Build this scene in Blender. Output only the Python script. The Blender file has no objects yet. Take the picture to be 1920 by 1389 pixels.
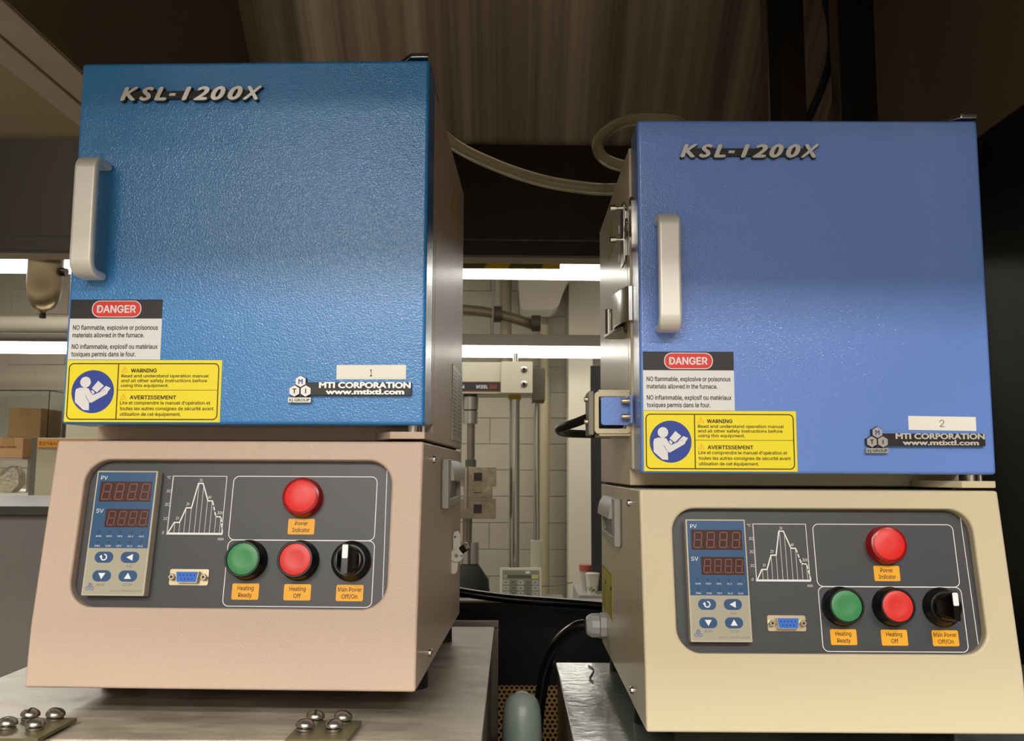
import bpy, math, random
from mathutils import Vector, Matrix
random.seed(4)
C = bpy.context.scene.collection
R = math.radians
CZ = 1.30                                   # height of the camera above the floor
# ------------------------------------------------------------------ camera, light, exposure
cd = bpy.data.cameras.new('camera'); cam = bpy.data.objects.new('camera', cd); C.objects.link(cam)
cd.sensor_width = 36; cd.lens = 1687.64*36/1920; cd.clip_start = .02; cd.clip_end = 60
PITCH, ROLL = .11102, .00441
cp, sp_, cr, sr = math.cos(PITCH), math.sin(PITCH), math.cos(ROLL), math.sin(ROLL)
Xv = Vector((1, 0, 0)); Uv = Vector((0, -sp_, cp)); Fv = Vector((0, cp, sp_))
Rv = Xv*cr + Uv*sr; Vv = -Xv*sr + Uv*cr
M = Matrix.Identity(4)
for r_ in range(3):
    M[r_][0] = Rv[r_]; M[r_][1] = Vv[r_]; M[r_][2] = -Fv[r_]
M[2][3] = CZ
cam.matrix_world = M
cd.dof.use_dof = True; cd.dof.focus_distance = .70; cd.dof.aperture_fstop = 34
bpy.context.scene.camera = cam
vs = bpy.context.scene.view_settings
vs.view_transform = 'Standard'; vs.look = 'None'; vs.exposure = 0.33; vs.gamma = 1; vs.use_curve_mapping = False
wd = bpy.data.worlds.new('world'); bpy.context.scene.world = wd; wd.use_nodes = True
wd.node_tree.nodes['Background'].inputs[0].default_value = (1, .93, .82, 1)
wd.node_tree.nodes['Background'].inputs[1].default_value = .05

def area(name, loc, sx, sy, power, col=(1, .968, .92), rot=(0, 0, 0)):
    l = bpy.data.lights.new(name, 'AREA'); l.shape = 'RECTANGLE'; l.size = sx; l.size_y = sy
    l.energy = power; l.color = col
    o = bpy.data.objects.new(name, l); C.objects.link(o); o.location = loc; o.rotation_euler = rot
    return o
# ceiling fixtures of the lab behind the photographer
for lx_ in (-.7, .9):
    area('ceiling_lamp_light', (lx_, -1.15, 2.84), 1.2, .30, 58)
    area('ceiling_lamp_light', (lx_, -2.3, 2.84), 1.2, .30, 58)
for ly_ in (-3.9, -5.1):
    area('ceiling_lamp_light', (-1.1, ly_, 2.84), 2.2, .30, 75)
area('ceiling_lamp_light', (-2.5, 4.4, 2.84), 1.2, .30, 34)  # added unseen lamp, brightens the left part of the background
area('ceiling_lamp_light', (.6, 3.2, 2.84), 1.2, .30, 6)
area('ceiling_lamp_light', (-2.5, 1.9, 2.84), 1.2, .30, 22)  # added unseen lamp, lights the fronts of the objects at left

# ------------------------------------------------------------------ materials
MATS = {}
def mat(name, col, rough=.5, metal=0., bump=None, coat=0., noise=None, emit=None, trans=0., ior=1.45, spec=.5,
        aniso=0., streak=None, alpha=1., coatbump=None, coatrough=.12):
    """bump=(scale, strength, distance[, stretch xyz]); noise=(scale, second colour, amount[, stretch])"""
    if name in MATS: return MATS[name]
    m = bpy.data.materials.new(name); m.use_nodes = True; nt = m.node_tree; b = nt.nodes['Principled BSDF']
    lin = [((c/255)/12.92 if c/255 <= .04045 else ((c/255+.055)/1.055)**2.4) for c in col]
    b.inputs['Base Color'].default_value = (*lin, 1); b.inputs['Roughness'].default_value = rough
    b.inputs['Metallic'].default_value = metal; b.inputs['IOR'].default_value = ior
    b.inputs['Specular IOR Level'].default_value = spec
    b.inputs['Coat Weight'].default_value = coat; b.inputs['Coat Roughness'].default_value = coatrough
    b.inputs['Transmission Weight'].default_value = trans; b.inputs['Anisotropic'].default_value = aniso
    b.inputs['Alpha'].default_value = alpha
    if emit:
        b.inputs['Emission Color'].default_value = (*emit[0], 1); b.inputs['Emission Strength'].default_value = emit[1]
    tc = None
    def coords(st):
        nonlocal tc
        if tc is None: tc = nt.nodes.new('ShaderNodeTexCoord')
        mp = nt.nodes.new('ShaderNodeMapping'); mp.inputs['Scale'].default_value = st
        nt.links.new(tc.outputs['Object'], mp.inputs['Vector']); return mp.outputs['Vector']
    if noise:
        n = nt.nodes.new('ShaderNodeTexNoise'); n.inputs['Scale'].default_value = noise[0]
        n.inputs['Detail'].default_value = 5; n.inputs['Roughness'].default_value = .65
        nt.links.new(coords(noise[3] if len(noise) > 3 else (1, 1, 1)), n.inputs['Vector'])
        rp = nt.nodes.new('ShaderNodeValToRGB'); rp.color_ramp.elements[0].position = .5-noise[2]*.5
        rp.color_ramp.elements[1].position = .5+noise[2]*.5
        l2 = [((c/255)/12.92 if c/255 <= .04045 else ((c/255+.055)/1.055)**2.4) for c in noise[1]]
        rp.color_ramp.elements[0].color = (*lin, 1); rp.color_ramp.elements[1].color = (*l2, 1)
        nt.links.new(n.outputs['Fac'], rp.inputs['Fac']); nt.links.new(rp.outputs['Color'], b.inputs['Base Color'])
        if streak:
            mr = nt.nodes.new('ShaderNodeMapRange'); mr.inputs['From Min'].default_value = .3; mr.inputs['From Max'].default_value = .7
            mr.inputs['To Min'].default_value = rough-streak; mr.inputs['To Max'].default_value = rough+streak
            nt.links.new(n.outputs['Fac'], mr.inputs['Value']); nt.links.new(mr.outputs['Result'], b.inputs['Roughness'])
    if bump:
        n = nt.nodes.new('ShaderNodeTexNoise'); n.inputs['Scale'].default_value = bump[0]; n.inputs['Detail'].default_value = 2.5
        nt.links.new(coords(bump[3] if len(bump) > 3 else (1, 1, 1)), n.inputs['Vector'])
        bp = nt.nodes.new('ShaderNodeBump'); bp.inputs['Strength'].default_value = bump[1]; bp.inputs['Distance'].default_value = bump[2]
        nt.links.new(n.outputs['Fac'], bp.inputs['Height']); nt.links.new(bp.outputs['Normal'], b.inputs['Normal'])
        if coat: nt.links.new(bp.outputs['Normal'], b.inputs['Coat Normal'])
    if coatbump:
        n = nt.nodes.new('ShaderNodeTexNoise'); n.inputs['Scale'].default_value = coatbump[0]; n.inputs['Detail'].default_value = 1.5
        nt.links.new(coords((1, 1, 1)), n.inputs['Vector'])
        bp = nt.nodes.new('ShaderNodeBump'); bp.inputs['Strength'].default_value = coatbump[1]; bp.inputs['Distance'].default_value = coatbump[2]
        nt.links.new(n.outputs['Fac'], bp.inputs['Height']); nt.links.new(bp.outputs['Normal'], b.inputs['Coat Normal'])
    MATS[name] = m; return m

white = mat('white_print', (232, 230, 226), .5)
black = mat('black_print', (22, 21, 22), .5)
chrome = mat('chrome', (225, 222, 216), .12, 1.)
steel_s = mat('bright_steel', (190, 186, 178), .28, 1.)
blackpl = mat('black_plastic', (14, 14, 15), .35)
rubber = mat('black_rubber', (16, 16, 17), .6)

# ------------------------------------------------------------------ geometry helpers
class F:                                     # a drawing frame: origin, right, up, outward
    def __init__(s, o, u, v, n): s.o, s.u, s.v, s.n = Vector(o), Vector(u), Vector(v), Vector(n)
    def p(s, a, b, c=0): return s.o + s.u*a + s.v*b + s.n*c
    def off(s, a, b, c=0): return F(s.p(a, b, c), s.u, s.v, s.n)
WORLD = F((0, 0, 0), (1, 0, 0), (0, 1, 0), (0, 0, 1))
FRONT = F((0, 0, 0), (1, 0, 0), (0, 0, 1), (0, -1, 0))
_tc = {}
FONT = None
try:                                          # Blender's own sans serif, nearer to the lettering than the default
    import os
    FONT = bpy.data.fonts.load(os.path.join(bpy.utils.system_resource('DATAFILES'), 'fonts', 'Inter.woff2'))
except Exception: FONT = None
def glyphs(body, offset=0., plain=False):
    k = (body, offset, plain)
    if k in _tc: return _tc[k]
    c = bpy.data.curves.new('t', 'FONT'); c.body = body; c.size = 40; c.offset = offset; c.resolution_u = 3 if plain else 4
    if FONT and not plain: c.font = FONT
    o = bpy.data.objects.new('t', c); C.objects.link(o)
    bpy.context.view_layer.update()
    me = o.evaluated_get(bpy.context.evaluated_depsgraph_get()).to_mesh()
    vs_ = [(v.co.x/40, v.co.y/40) for v in me.vertices]; fs = [tuple(p.vertices) for p in me.polygons]
    o.to_mesh_clear() if False else None
    bpy.data.objects.remove(o); bpy.data.curves.remove(c)
    _tc[k] = (vs_, fs); return _tc[k]
CAP = None
def cap_h(plain=False):
    return max(v[1] for v in glyphs('H', 0., plain)[0])
class MB:
    def __init__(s): s.v = []; s.f = []; s.m = []; s.mats = []
    def mi(s, m):
        if m not in s.mats: s.mats.append(m)
        return s.mats.index(m)
    def add(s, vs_, fs, m):
        b = len(s.v); s.v += [tuple(x) for x in vs_]; i = s.mi(m)
        for f in fs: s.f.append(tuple(b+k for k in f)); s.m.append(i)
    def box(s, fr, a0, a1, b0, b1, c0, c1, m):
        vs_ = [fr.p(a, b, c) for c in (c0, c1) for b in (b0, b1) for a in (a0, a1)]
        s.add(vs_, [(0, 2, 3, 1), (4, 5, 7, 6), (0, 1, 5, 4), (2, 6, 7, 3), (0, 4, 6, 2), (1, 3, 7, 5)], m); return s
    def prism(s, fr, poly, c0, c1, m, m2=None):
        n = len(poly)
        vs_ = [fr.p(a, b, c0) for a, b in poly] + [fr.p(a, b, c1) for a, b in poly]
        s.add(vs_, [tuple(range(n-1, -1, -1))] + [(i, (i+1) % n, n+(i+1) % n, n+i) for i in range(n)], m)
        s.add(vs_[n:], [tuple(range(n))], m2 or m); return s
    def flat(s, fr, poly, c, m):
        s.add([fr.p(a, b, c) for a, b in poly], [tuple(range(len(poly)))], m); return s
    def lathe(s, fr, ca, cb, prof, m, seg=40, cap=True):
        vs_ = []; fs = []
        for r, c in prof:
            vs_ += [fr.p(ca+r*math.cos(2*math.pi*k/seg), cb+r*math.sin(2*math.pi*k/seg), c) for k in range(seg)]
        for j in range(len(prof)-1):
            for k in range(seg):
                k2 = (k+1) % seg; fs.append((j*seg+k, j*seg+k2, (j+1)*seg+k2, (j+1)*seg+k))
        if cap:
            fs.append(tuple(range(seg-1, -1, -1))); fs.append(tuple((len(prof)-1)*seg+k for k in range(seg)))
        s.add(vs_, fs, m); return s
    def tube(s, path, r, m, seg=14, closed_ends=True, flatz=1.):
        P = [Vector(p) for p in path]; up = Vector((0, 0, 1)); vs_ = []; fs = []; pn = None
        for i, p in enumerate(P):
            t = (P[min(i+1, len(P)-1)]-P[max(i-1, 0)]).normalized()
            if pn is None:
                a = up if abs(t.z) < .95 else Vector((0, 1, 0)); n = (a - t*a.dot(t)).normalized()
            else: n = (pn - t*pn.dot(t)).normalized()
            pn = n; b = t.cross(n)
            rr = r[i] if isinstance(r, (list, tuple)) else r
            vs_ += [p + n*(rr*flatz*math.cos(2*math.pi*k/seg)) + b*(rr*math.sin(2*math.pi*k/seg)) for k in range(seg)]
        for j in range(len(P)-1):
            for k in range(seg):
                k2 = (k+1) % seg; fs.append((j*seg+k, j*seg+k2, (j+1)*seg+k2, (j+1)*seg+k))
        if closed_ends:
            fs.append(tuple(range(seg-1, -1, -1))); fs.append(tuple((len(P)-1)*seg+k for k in range(seg)))
        s.add(vs_, fs, m); return s
    def line(s, fr, pts, w, c, m, closed=False):          # a flat printed stroke
        n = len(pts); V2 = [Vector(p) for p in pts]
        for i in range(n if closed else n-1):
            a, b = V2[i], V2[(i+1) % n]; d = (b-a)
            if d.length < 1e-9: continue
            d.normalize(); q = Vector((-d.y, d.x))*w/2; e = d*w*.35
            s.flat(fr, [a-e-q, b+e-q, b+e+q, a-e+q], c+(i % 2)*4e-6, m)
        return s
    def ringline(s, fr, pts, w, c, m):                    # closed outline with mitred corners
        n = len(pts); inn = []; out = []
        for i in range(n):
            a, b, d = Vector(pts[i-1]), Vector(pts[i]), Vector(pts[(i+1) % n])
            t = ((b-a).normalized()+(d-b).normalized()).normalized(); q = Vector((-t.y, t.x))*w/2
            inn.append(fr.p(*(b+q), c)); out.append(fr.p(*(b-q), c))
        s.add(inn+out, [(i, n+i, n+(i+1) % n, (i+1) % n) for i in range(n)], m); return s
    def text(s, fr, body, a0, a1, base, cap, c, m, off=0., depth=0., shear=0., rot=0., mode='fit', plain=False):
        vs_, fs = glyphs(body, 0., plain)
        nc = 1
        if off > .01 and vs_:                 # heavier lettering: the glyph struck several times, a hair apart
            n0 = len(vs_); d = off*.9; dl = ((-d, 0), (d, 0), (0, -d*.8), (0, d*.8))
            vs_ = [(x+a, y+b) for a, b in dl for x, y in vs_]; fs = [tuple(k+j*n0 for k in f) for j in range(4) for f in fs]; nc = 4
        if not vs_: return s
        ky = cap/cap_h(plain)
        pts = [(x+shear*y, y) for x, y in vs_]
        x0 = min(p[0] for p in pts); x1 = max(p[0] for p in pts)
        if mode == 'fit': kx = (a1-a0)/(x1-x0); ox = a0
        else: kx = ky*.92; ox = (a0+a1)/2-(x1-x0)*kx/2
        q = [((x-x0)*kx+ox, y*ky+base) for x, y in pts]
        if rot:
            ca, cb = (a0+a1)/2, base+cap/2; cc, ss = math.cos(rot), math.sin(rot)
            q = [(ca+(x-ca)*cc-(y-cb)*ss, cb+(x-ca)*ss+(y-cb)*cc) for x, y in q]
        n1 = len(q)//nc; lift = 1.2e-5
        s.add([fr.p(x, y, c+depth+(i//n1)*lift) for i, (x, y) in enumerate(q)], fs, m)
        if depth:
            edges = {}
            for f in fs:
                for i in range(len(f)):
                    e = (f[i], f[(i+1) % len(f)]); edges[e] = 1
            bd = [e for e in edges if (e[1], e[0]) not in edges]
            n = len(q)
            s.add([fr.p(x, y, c) for x, y in q]+[fr.p(x, y, c+depth+(i//n1)*lift) for i, (x, y) in enumerate(q)], [(a, b, n+b, n+a) for a, b in bd], m)
        return s
    def build(s, name, parent=None, bevel=0., seg=2, smooth=35, loc=None, limit=30):
        me = bpy.data.meshes.new(name); me.from_pydata(s.v, [], s.f); 
        for m in s.mats: me.materials.append(m)
        me.polygons.foreach_set('material_index', s.m)
        me.polygons.foreach_set('use_smooth', [True]*len(s.f)); me.validate(); me.update()
        me.set_sharp_from_angle(angle=R(smooth))
        o = bpy.data.objects.new(name, me); C.objects.link(o)
        if parent: o.parent = parent
        if loc: o.location = loc
        if bevel:
            b = o.modifiers.new('bevel', 'BEVEL'); b.width = bevel; b.segments = seg; b.limit_method = 'ANGLE'
            b.angle_limit = R(limit); b.harden_normals = True
        return o
def rrect(x0, x1, y0, y1, r, n=6):
    pts = []
    for cx, cy, a in ((x1-r, y0+r, -90), (x1-r, y1-r, 0), (x0+r, y1-r, 90), (x0+r, y0+r, 180)):
        for k in range(n+1):
            t = R(a+90*k/n); pts.append((cx+r*math.cos(t), cy+r*math.sin(t)))
    return pts
def circ(cx, cy, r, n=32, ry=None): return [(cx+r*math.cos(2*math.pi*k/n), cy+(ry or r)*math.sin(2*math.pi*k/n)) for k in range(n)]
def smooth_path(P, n=8):
    P = [Vector(p) for p in P]; out = []
    for i in range(len(P)-1):
        p0, p1, p2, p3 = P[max(i-1, 0)], P[i], P[i+1], P[min(i+2, len(P)-1)]
        for k in range(n):
            t = k/n; out.append(.5*((2*p1)+(p2-p0)*t+(2*p0-5*p1+4*p2-p3)*t*t+(3*p1-p0-3*p2+p3)*t**3))
    out.append(P[-1]); return out
def empty(name, loc, rz=0., label=None, cat=None, group=None):
    o = bpy.data.objects.new(name, None); C.objects.link(o); o.location = loc; o.rotation_euler = (0, 0, rz)
    o.empty_display_size = .05
    if label: o['label'] = label; o['category'] = cat
    if group: o['group'] = group
    return o
def tag(o, label, cat, group=None):
    o['label'] = label; o['category'] = cat
    if group: o['group'] = group
    return o
def struct(o): o['kind'] = 'structure'; return o
W = WORLD.off(0, 0, CZ)                      # world frame with its zero at camera height
def wp(x, y, z): return (x, y, z+CZ)

# ------------------------------------------------------------------ the room
paint_wall = mat('wall_paint', (176, 168, 152), .7, noise=(1.2, (166, 157, 140), .6), bump=(60, .15, .002))
mortar = mat('mortar', (162, 154, 137), .8)
blockm = mat('block_paint', (164, 156, 139), .6, noise=(3, (154, 146, 128), .5), bump=(180, .2, .002))
ceil_m = mat('ceiling_paint', (190, 184, 170), .8, noise=(2, (180, 172, 158), .5))
floor_m = mat('floor_vinyl', (98, 92, 84), .35, noise=(5, (120, 112, 100), .6))
struct(MB().box(WORLD, -4, 4, -6.4, 6.9, -.1, 0, floor_m).build('floor'))
struct(MB().box(WORLD, -4, 4, -6.4, 6.9, 2.9, 3.0, ceil_m).build('ceiling'))
struct(MB().box(WORLD, -4.1, -4, -6.4, 6.9, 0, 2.9, paint_wall).build('wall_left'))
struct(MB().box(WORLD, 4, 4.1, -6.4, 6.9, 0, 2.9, paint_wall).build('wall_right'))
struct(MB().box(WORLD, -4, 4, -6.4, -6.3, 0, 2.9, mat('white_wall_paint', (226, 220, 208), .6)).build('wall_front'))
wb = struct(MB().box(WORLD, -4, 4, 6.62, 6.75, 0, 2.9, mortar).build('wall_back'))
bw, bh = .42, .19
blk = None
for row in range(14):
    for c_ in range(-9, 10):
        x = c_*bw+(bw/2 if row % 2 else 0)+.05; z = .165+row*bh
        if z+bh > 2.9 or not (-4 < x < 3.5): continue
        if not (-1.0 < x < .9 or x < -2.6): continue
        if blk is None:
            blk = MB().box(FRONT, .0014, bw-.0014, .0014, bh-.0014, -.02, -.012, blockm).build('block', wb, bevel=.003, seg=1)
            o = blk
        else: o = blk.copy(); C.objects.link(o)
        o.location = (x, 6.6, z)
# pale pillar and recess on the back wall
struct(MB().box(W, .40, .575, 6.35, 6.6, -1.3, .86, mat('pillar_paint', (205, 197, 178), .6)).build('trim_1', bevel=.006))
struct(MB().box(W, .40, 1.4, 6.3, 6.6, .86, 1.6, mat('pillar_paint2', (168, 160, 142), .6)).build('trim_2', bevel=.006))

# ------------------------------------------------------------------ steel canopy above
hood_c = (104, 92, 78)
hood_m = mat('canopy_steel_reflection_streaks', (112, 98, 82), .36, .5, noise=(2.2, (240, 222, 194), .38, (6, .08, .08)), streak=.07, bump=(260, .05, .001, (14, .3, .3)))  # pale streaks imitate reflections, painted into the steel's colour and roughness
hood_d = mat('dark_canopy_steel', (126, 108, 90), .38, .4, noise=(3, (144, 124, 104), .5, (6, .4, .4)), bump=(260, .05, .001, (10, .3, .3)))
fasc_m = mat('brown_steel_fascia', (36, 30, 24), .40, .4, noise=(3, (48, 41, 33), .6, (5, .5, .5)))
lip_m = mat('grey_steel_lip', (168, 152, 130), .4, .4, noise=(6, (188, 172, 148), .6, (1, 3, 3)))
yellow_m = mat('yellowish_steel', (150, 130, 84), .42, .5, noise=(2.6, (124, 114, 96), .6), bump=(300, .05, .001))  # yellower steel, mottled towards grey
hood = empty('extractor_canopy', wp(0, 1.75, .42), 0, 'brushed stainless steel extractor canopy hanging over both furnaces', 'canopy')
H = F((0, -1.75, -.42), (1, 0, 0), (0, 1, 0), (0, 0, 1))
YAW = .02
def hy(x, y0=1.75): return y0+x*YAW          # the canopy stands a hair askew to the benches
def quadslab(mb, pts, th, m):
    """pts: four corners (H frame); a slab of thickness th behind them"""
    P = [H.p(*p) for p in pts]; n = (P[1]-P[0]).cross(P[3]-P[0]).normalized()*th
    mb.add(P+[p+n for p in P], [(0, 1, 2, 3), (7, 6, 5, 4), (0, 4, 5, 1), (1, 5, 6, 2), (2, 6, 7, 3), (3, 7, 4, 0)], m); return mb
c41, s41 = math.cos(R(41)), math.sin(R(41))
quadslab(MB(), [(-1.9, hy(-1.9), .645), (.64, hy(.64), .645), (.64, hy(.64), .452), (-1.9, hy(-1.9), .452)], -.02, fasc_m).build('fascia', hood)
quadslab(MB(), [(-1.9, hy(-1.9)-.004, .4485), (.64, hy(.64)-.004, .4485), (.64, hy(.64)-.004, .4195), (-1.9, hy(-1.9)-.004, .4195)], -.02, fasc_m).build('lower_band', hood, bevel=.001)
MB().prism(H, [(-1.9, hy(-1.9)-.004), (.64, hy(.64)-.004), (.64, hy(.64, 1.80)), (-1.9, hy(-1.9, 1.80))], .4193, .4208, lip_m).build('bottom_lip', hood, bevel=.001)
# sloping back sheets: main bay and left neighbour bay
def slope_sheet(x0, x1, L, m, name):
    mb = MB(); quadslab(mb, [(x0, hy(x0), .6455), (x0, hy(x0)-L*c41, .6455+L*s41), (x1, hy(x1)-L*c41, .6455+L*s41), (x1, hy(x1), .6455)], .004, m)
    return mb.build(name, hood)
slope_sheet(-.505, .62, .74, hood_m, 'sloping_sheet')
slope_sheet(-1.9, -.545, .60, yellow_m, 'side_bay_sheet')
MB().box(H, -.5, .62, -.05, 1.22, 1.125, 1.135, hood_d).build('roof_sheet', hood)
# left cheek with its rim, right cheek
MB().prism(F(H.p(-.493, 0, 0), (0, 1, 0), (0, 0, 1), (1, 0, 0)), [(.02, .452), (1.73, .452), (1.73, .66), (1.20, 1.125), (.02, 1.125)], -.006, 0, hood_d).build('left_cheek', hood)
MB().box(H, -.487, -.483, 1.19, 1.2, .9, 1.1, hood_d).box(F(H.p(-.485, 1.745, .645), (1, 0, 0), (0, -c41, s41), (0, -s41, -c41)), 0, .013, 0, .7, 0, .003, lip_m).build('corner_seam', hood)
MB().box(H, -.5355, -.495, .02, 1.72, .450, .460, lip_m).build('inner_rim', hood, bevel=.0015)
MB().box(H, -.572, -.5375, .02, 1.72, .4485, .4585, lip_m).build('outer_rim', hood, bevel=.0015)
MB().prism(F(H.p(.625, 0, 0), (0, 1, 0), (0, 0, 1), (1, 0, 0)), [(.02, .445), (1.745, .445), (1.745, .66), (1.20, 1.125), (.02, 1.125)], -.006, 0, hood_d).build('right_cheek', hood)
MB().box(H, -.5, .62, -.05, -.03, .50, 1.13, hood_d).build('front_sheet', hood)
for x in (-.49, .6):
    for y in (0, 1.1): MB().box(H, x-.006, x+.006, y-.006, y+.006, 1.13, 1.6, steel_s).build('hanger_rod', hood)
blackboard = mat('black_board', (12, 12, 12), .32, noise=(4, (20, 19, 18), .7), bump=(300, .08, .001))
tag(MB().box(W, .62, .635, .35, 1.74, -1.3, .444, blackboard).build('partition_panel', bevel=.001), 'glossy black partition board at right edge beside the second furnace', 'panel')

# two upright slotted channels behind the right furnace
chan = mat('strut_steel', (52, 47, 42), .4, .8); chan_l = mat('strut_edge', (120, 108, 92), .35, .9); slotm = mat('slot_black', (6, 6, 6), .8)
for i, (x0, lab) in enumerate(((.398, 'left one of two dark slotted steel uprights above the right furnace'), (.509, 'right one of two dark slotted steel uprights above the right furnace'))):
    e = empty('strut_channel', wp(x0, 1.35, -1.3), 0, lab, 'strut', 'slotted uprights behind the furnaces')
    L0 = F((0, 0, 0), (1, 0, 0), (0, 1, 0), (0, 0, 1)); top = 1.3+.93
    MB().box(L0, 0, .003, 0, .03, 0, top, chan_l).box(L0, .003, .02, .0, .004, 0, top, slotm).box(L0, .003, .06, .03, .033, 0, top, chan).build('channel', e)
    MB().box(L0, .020, .060, .0, .004, 0, top, chan).box(L0, .057, .06, .004, .03, 0, top, chan).build('face_strip', e, bevel=.0008)
hb = MB().tube(smooth_path([wp(.49, 1.39, 1.05), wp(.503, 1.4, .85), wp(.512, 1.4, .77), wp(.519, 1.4, .715), wp(.511, 1.4, .65), wp(.478, 1.4, .57), wp(.44, 1.42, .5), wp(.43, 1.45, .2), wp(.43, 1.45, -.2)]), .0065, rubber)
tag(hb.build('power_cord'), 'black cord hanging between two dark steel uprights', 'cord')

# ------------------------------------------------------------------ furnaces
H_, YT, HC, YB, D_ = .18287, .02304, .04317, -.003, .3579
U_, WID, YD = .487, .29, .0229
SLv = Vector((0, -YT, -(H_-HC))).normalized()
SLN = Vector((0, -.98667, .16270)); SLOPE = F((0, YT, H_), (1, 0, 0), -SLv, SLN)     # (x, -t, out)
RIGHT = F((WID, 0, 0), (0, 1, 0), (0, 0, 1), (1, 0, 0)); LEFT = F((0, 0, 0), (0, -1, 0), (0, 0, 1), (-1, 0, 0))
mm = .001
orange_l = mat('amber_label', (236, 166, 18), .45); redp = mat('red_plastic', (214, 44, 36), .38); greenp = mat('green_plastic', (54, 132, 76), .38)
redlens = mat('red_lens', (222, 40, 32), .4); reddeep = mat('red_lens_rim', (150, 16, 20), .22)
panel_m = mat('charcoal_panel', (62, 63, 66), .42, noise=(40, (58, 59, 62), .5)); markerw = mat('white_marker', (240, 240, 238), .4)
sgold = mat('nickel', (186, 172, 142), .35, .8); blueins = mat('blue_insert', (36, 104, 200), .5)
ctl_frame = mat('controller_beige', (186, 176, 156), .45); ctl_blue = mat('controller_blue', (36, 78, 118), .3); ctl_btn = mat('button_blue', (30, 74, 118), .35)
ctl_low = mat('controller_grey', (164, 158, 138), .4); disp = mat('display_dark', (66, 42, 38), .2); segm = mat('segment_dim', (128, 70, 56), .4)
greyprint = mat('grey_print', (110, 106, 98), .5); blueprint = mat('blue_print', (48, 70, 150), .5); dotm = mat('dot_dark', (24, 44, 76), .4)
alu = mat('satin_aluminium', (228, 224, 216), .42, .4, bump=(400, .05, .0005))
stick_w = mat('sticker_white', (222, 220, 218), .5); stick_k = mat('sticker_black', (30, 29, 30), .45); stick_r = mat('sticker_red', (214, 48, 44), .45)
stick_y = mat('sticker_yellow', (240, 220, 30), .42); stick_b = mat('sticker_blue', (40, 64, 150), .45); brownp = mat('dark_brown_print', (70, 46, 8), .5); icono = mat('orange_print', (232, 110, 40), .5)
badge_k = mat('badge_black', (34, 32, 30), .4); badge_s = mat('badge_silver', (190, 186, 180), .35, .8); badge_c = mat('badge_bright', (238, 234, 226), .25, .6); badge_t = mat('badge_white', (222, 218, 208), .3, .55)
grip_m = mat('grey_grip', (158, 156, 148), .4); grip_d = mat('darker_grey_and_recess_shade', (132, 132, 124), .5); platew = mat('number_label', (236, 232, 220), .5)

def warn_sticker(door):
    fr = FRONT.off(0, 0, -YD); s = MB(); z0 = .0002
    s.prism(fr, [(4.4*mm, 197.5*mm), (128.8*mm, 197.5*mm), (128.8*mm, 246.6*mm), (4.4*mm, 246.6*mm)], 0, z0, stick_y)
    def q(px, py): return ((px-(70-40*(py-30)/720))/14.5*mm+4.4*mm, (246.5-(py-30)/14.7)*mm)
    c = z0+.00004
    s.ringline(fr, rrect(6.3*mm, 126.4*mm, 199.6*mm, 243.8*mm, 3.6*mm), .9*mm, c, brownp)
    s.flat(fr, [(45.5*mm, 199.8*mm), (46.4*mm, 199.8*mm), (46.4*mm, 243.6*mm), (45.5*mm, 243.6*mm)], c+5e-6, brownp)
    s.line(fr, [(46.2*mm, 222.8*mm), (126*mm, 222.8*mm)], .4*mm, c+9e-6, brownp)
    cc = q(365, 398); s.flat(fr, circ(cc[0], cc[1], 17.1*mm, 48), c, stick_b)
    c2 = c+.00004; hd = q(282, 287); s.flat(fr, circ(hd[0], hd[1], 4.3*mm, 24), c2, stick_w)
    s.flat(fr, [q(*p) for p in ((158, 480), (160, 410), (172, 368), (215, 352), (285, 350), (318, 362), (338, 400), (365, 440), (322, 520), (322, 615), (255, 612), (158, 520))][::-1], c2, stick_w)
    s.flat(fr, [q(*p) for p in ((365, 440), (500, 380), (535, 378), (545, 395), (530, 425), (345, 530), (322, 528), (290, 470))][::-1], c2+6e-6, stick_w)
    s.flat(fr, [q(*p) for p in ((430, 270), (497, 330), (415, 408), (355, 360))][::-1], c2, stick_w)
    s.flat(fr, [q(*p) for p in ((520, 330), (575, 355), (550, 390), (505, 375), (445, 400))][::-1], c2, stick_w)
    s.flat(fr, [q(*p) for p in ((345, 390), (365, 380), (390, 408), (368, 435))][::-1], c2, stick_w)
    s.line(fr, [q(280, 440), q(322, 520), q(345, 530)], .35*mm, c2+2e-5, stick_b)
    for px, py in ((740, 145), (722, 462)):
        a = [q(px-36, py+25), q(px+36, py+25), q(px, py-40)]
        s.ringline(fr, a, .5*mm, c, icono); s.line(fr, [q(px, py+2), q(px, py-16)], .4*mm, c, icono); s.line(fr, [q(px, py+9), q(px, py+13)], .4*mm, c, icono)
    for t, x0, x1, y, cap, off in (('WARNING', 810, 1112, 172, 2.9, .035), ('Read and understand operation manual', 700, 1715, 230, 2.35, .022), ('and all other safety instructions before', 697, 1695, 286, 2.35, .022),
            ('using this equipment.', 695, 1248, 342, 2.35, .022), ('AVERTISSEMENT', 795, 1335, 485, 2.9, .035), ("Lire et comprendre le manuel d'op\u00e9ration et", 683, 1728, 546, 2.55, .022),
            ('toutes les autres consignes de s\u00e9curit\u00e9 avant', 680, 1765, 612, 2.55, .022), ('utilisation de cet \u00e9quipement.', 680, 1385, 678, 2.55, .022)):
        (a, b), (a2, _) = q(x0, y), q(x1, y); s.text(fr, t, a, a2, b, cap*mm, c+1e-5, brownp, off)
    s.build('warning_sticker', door)
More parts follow.
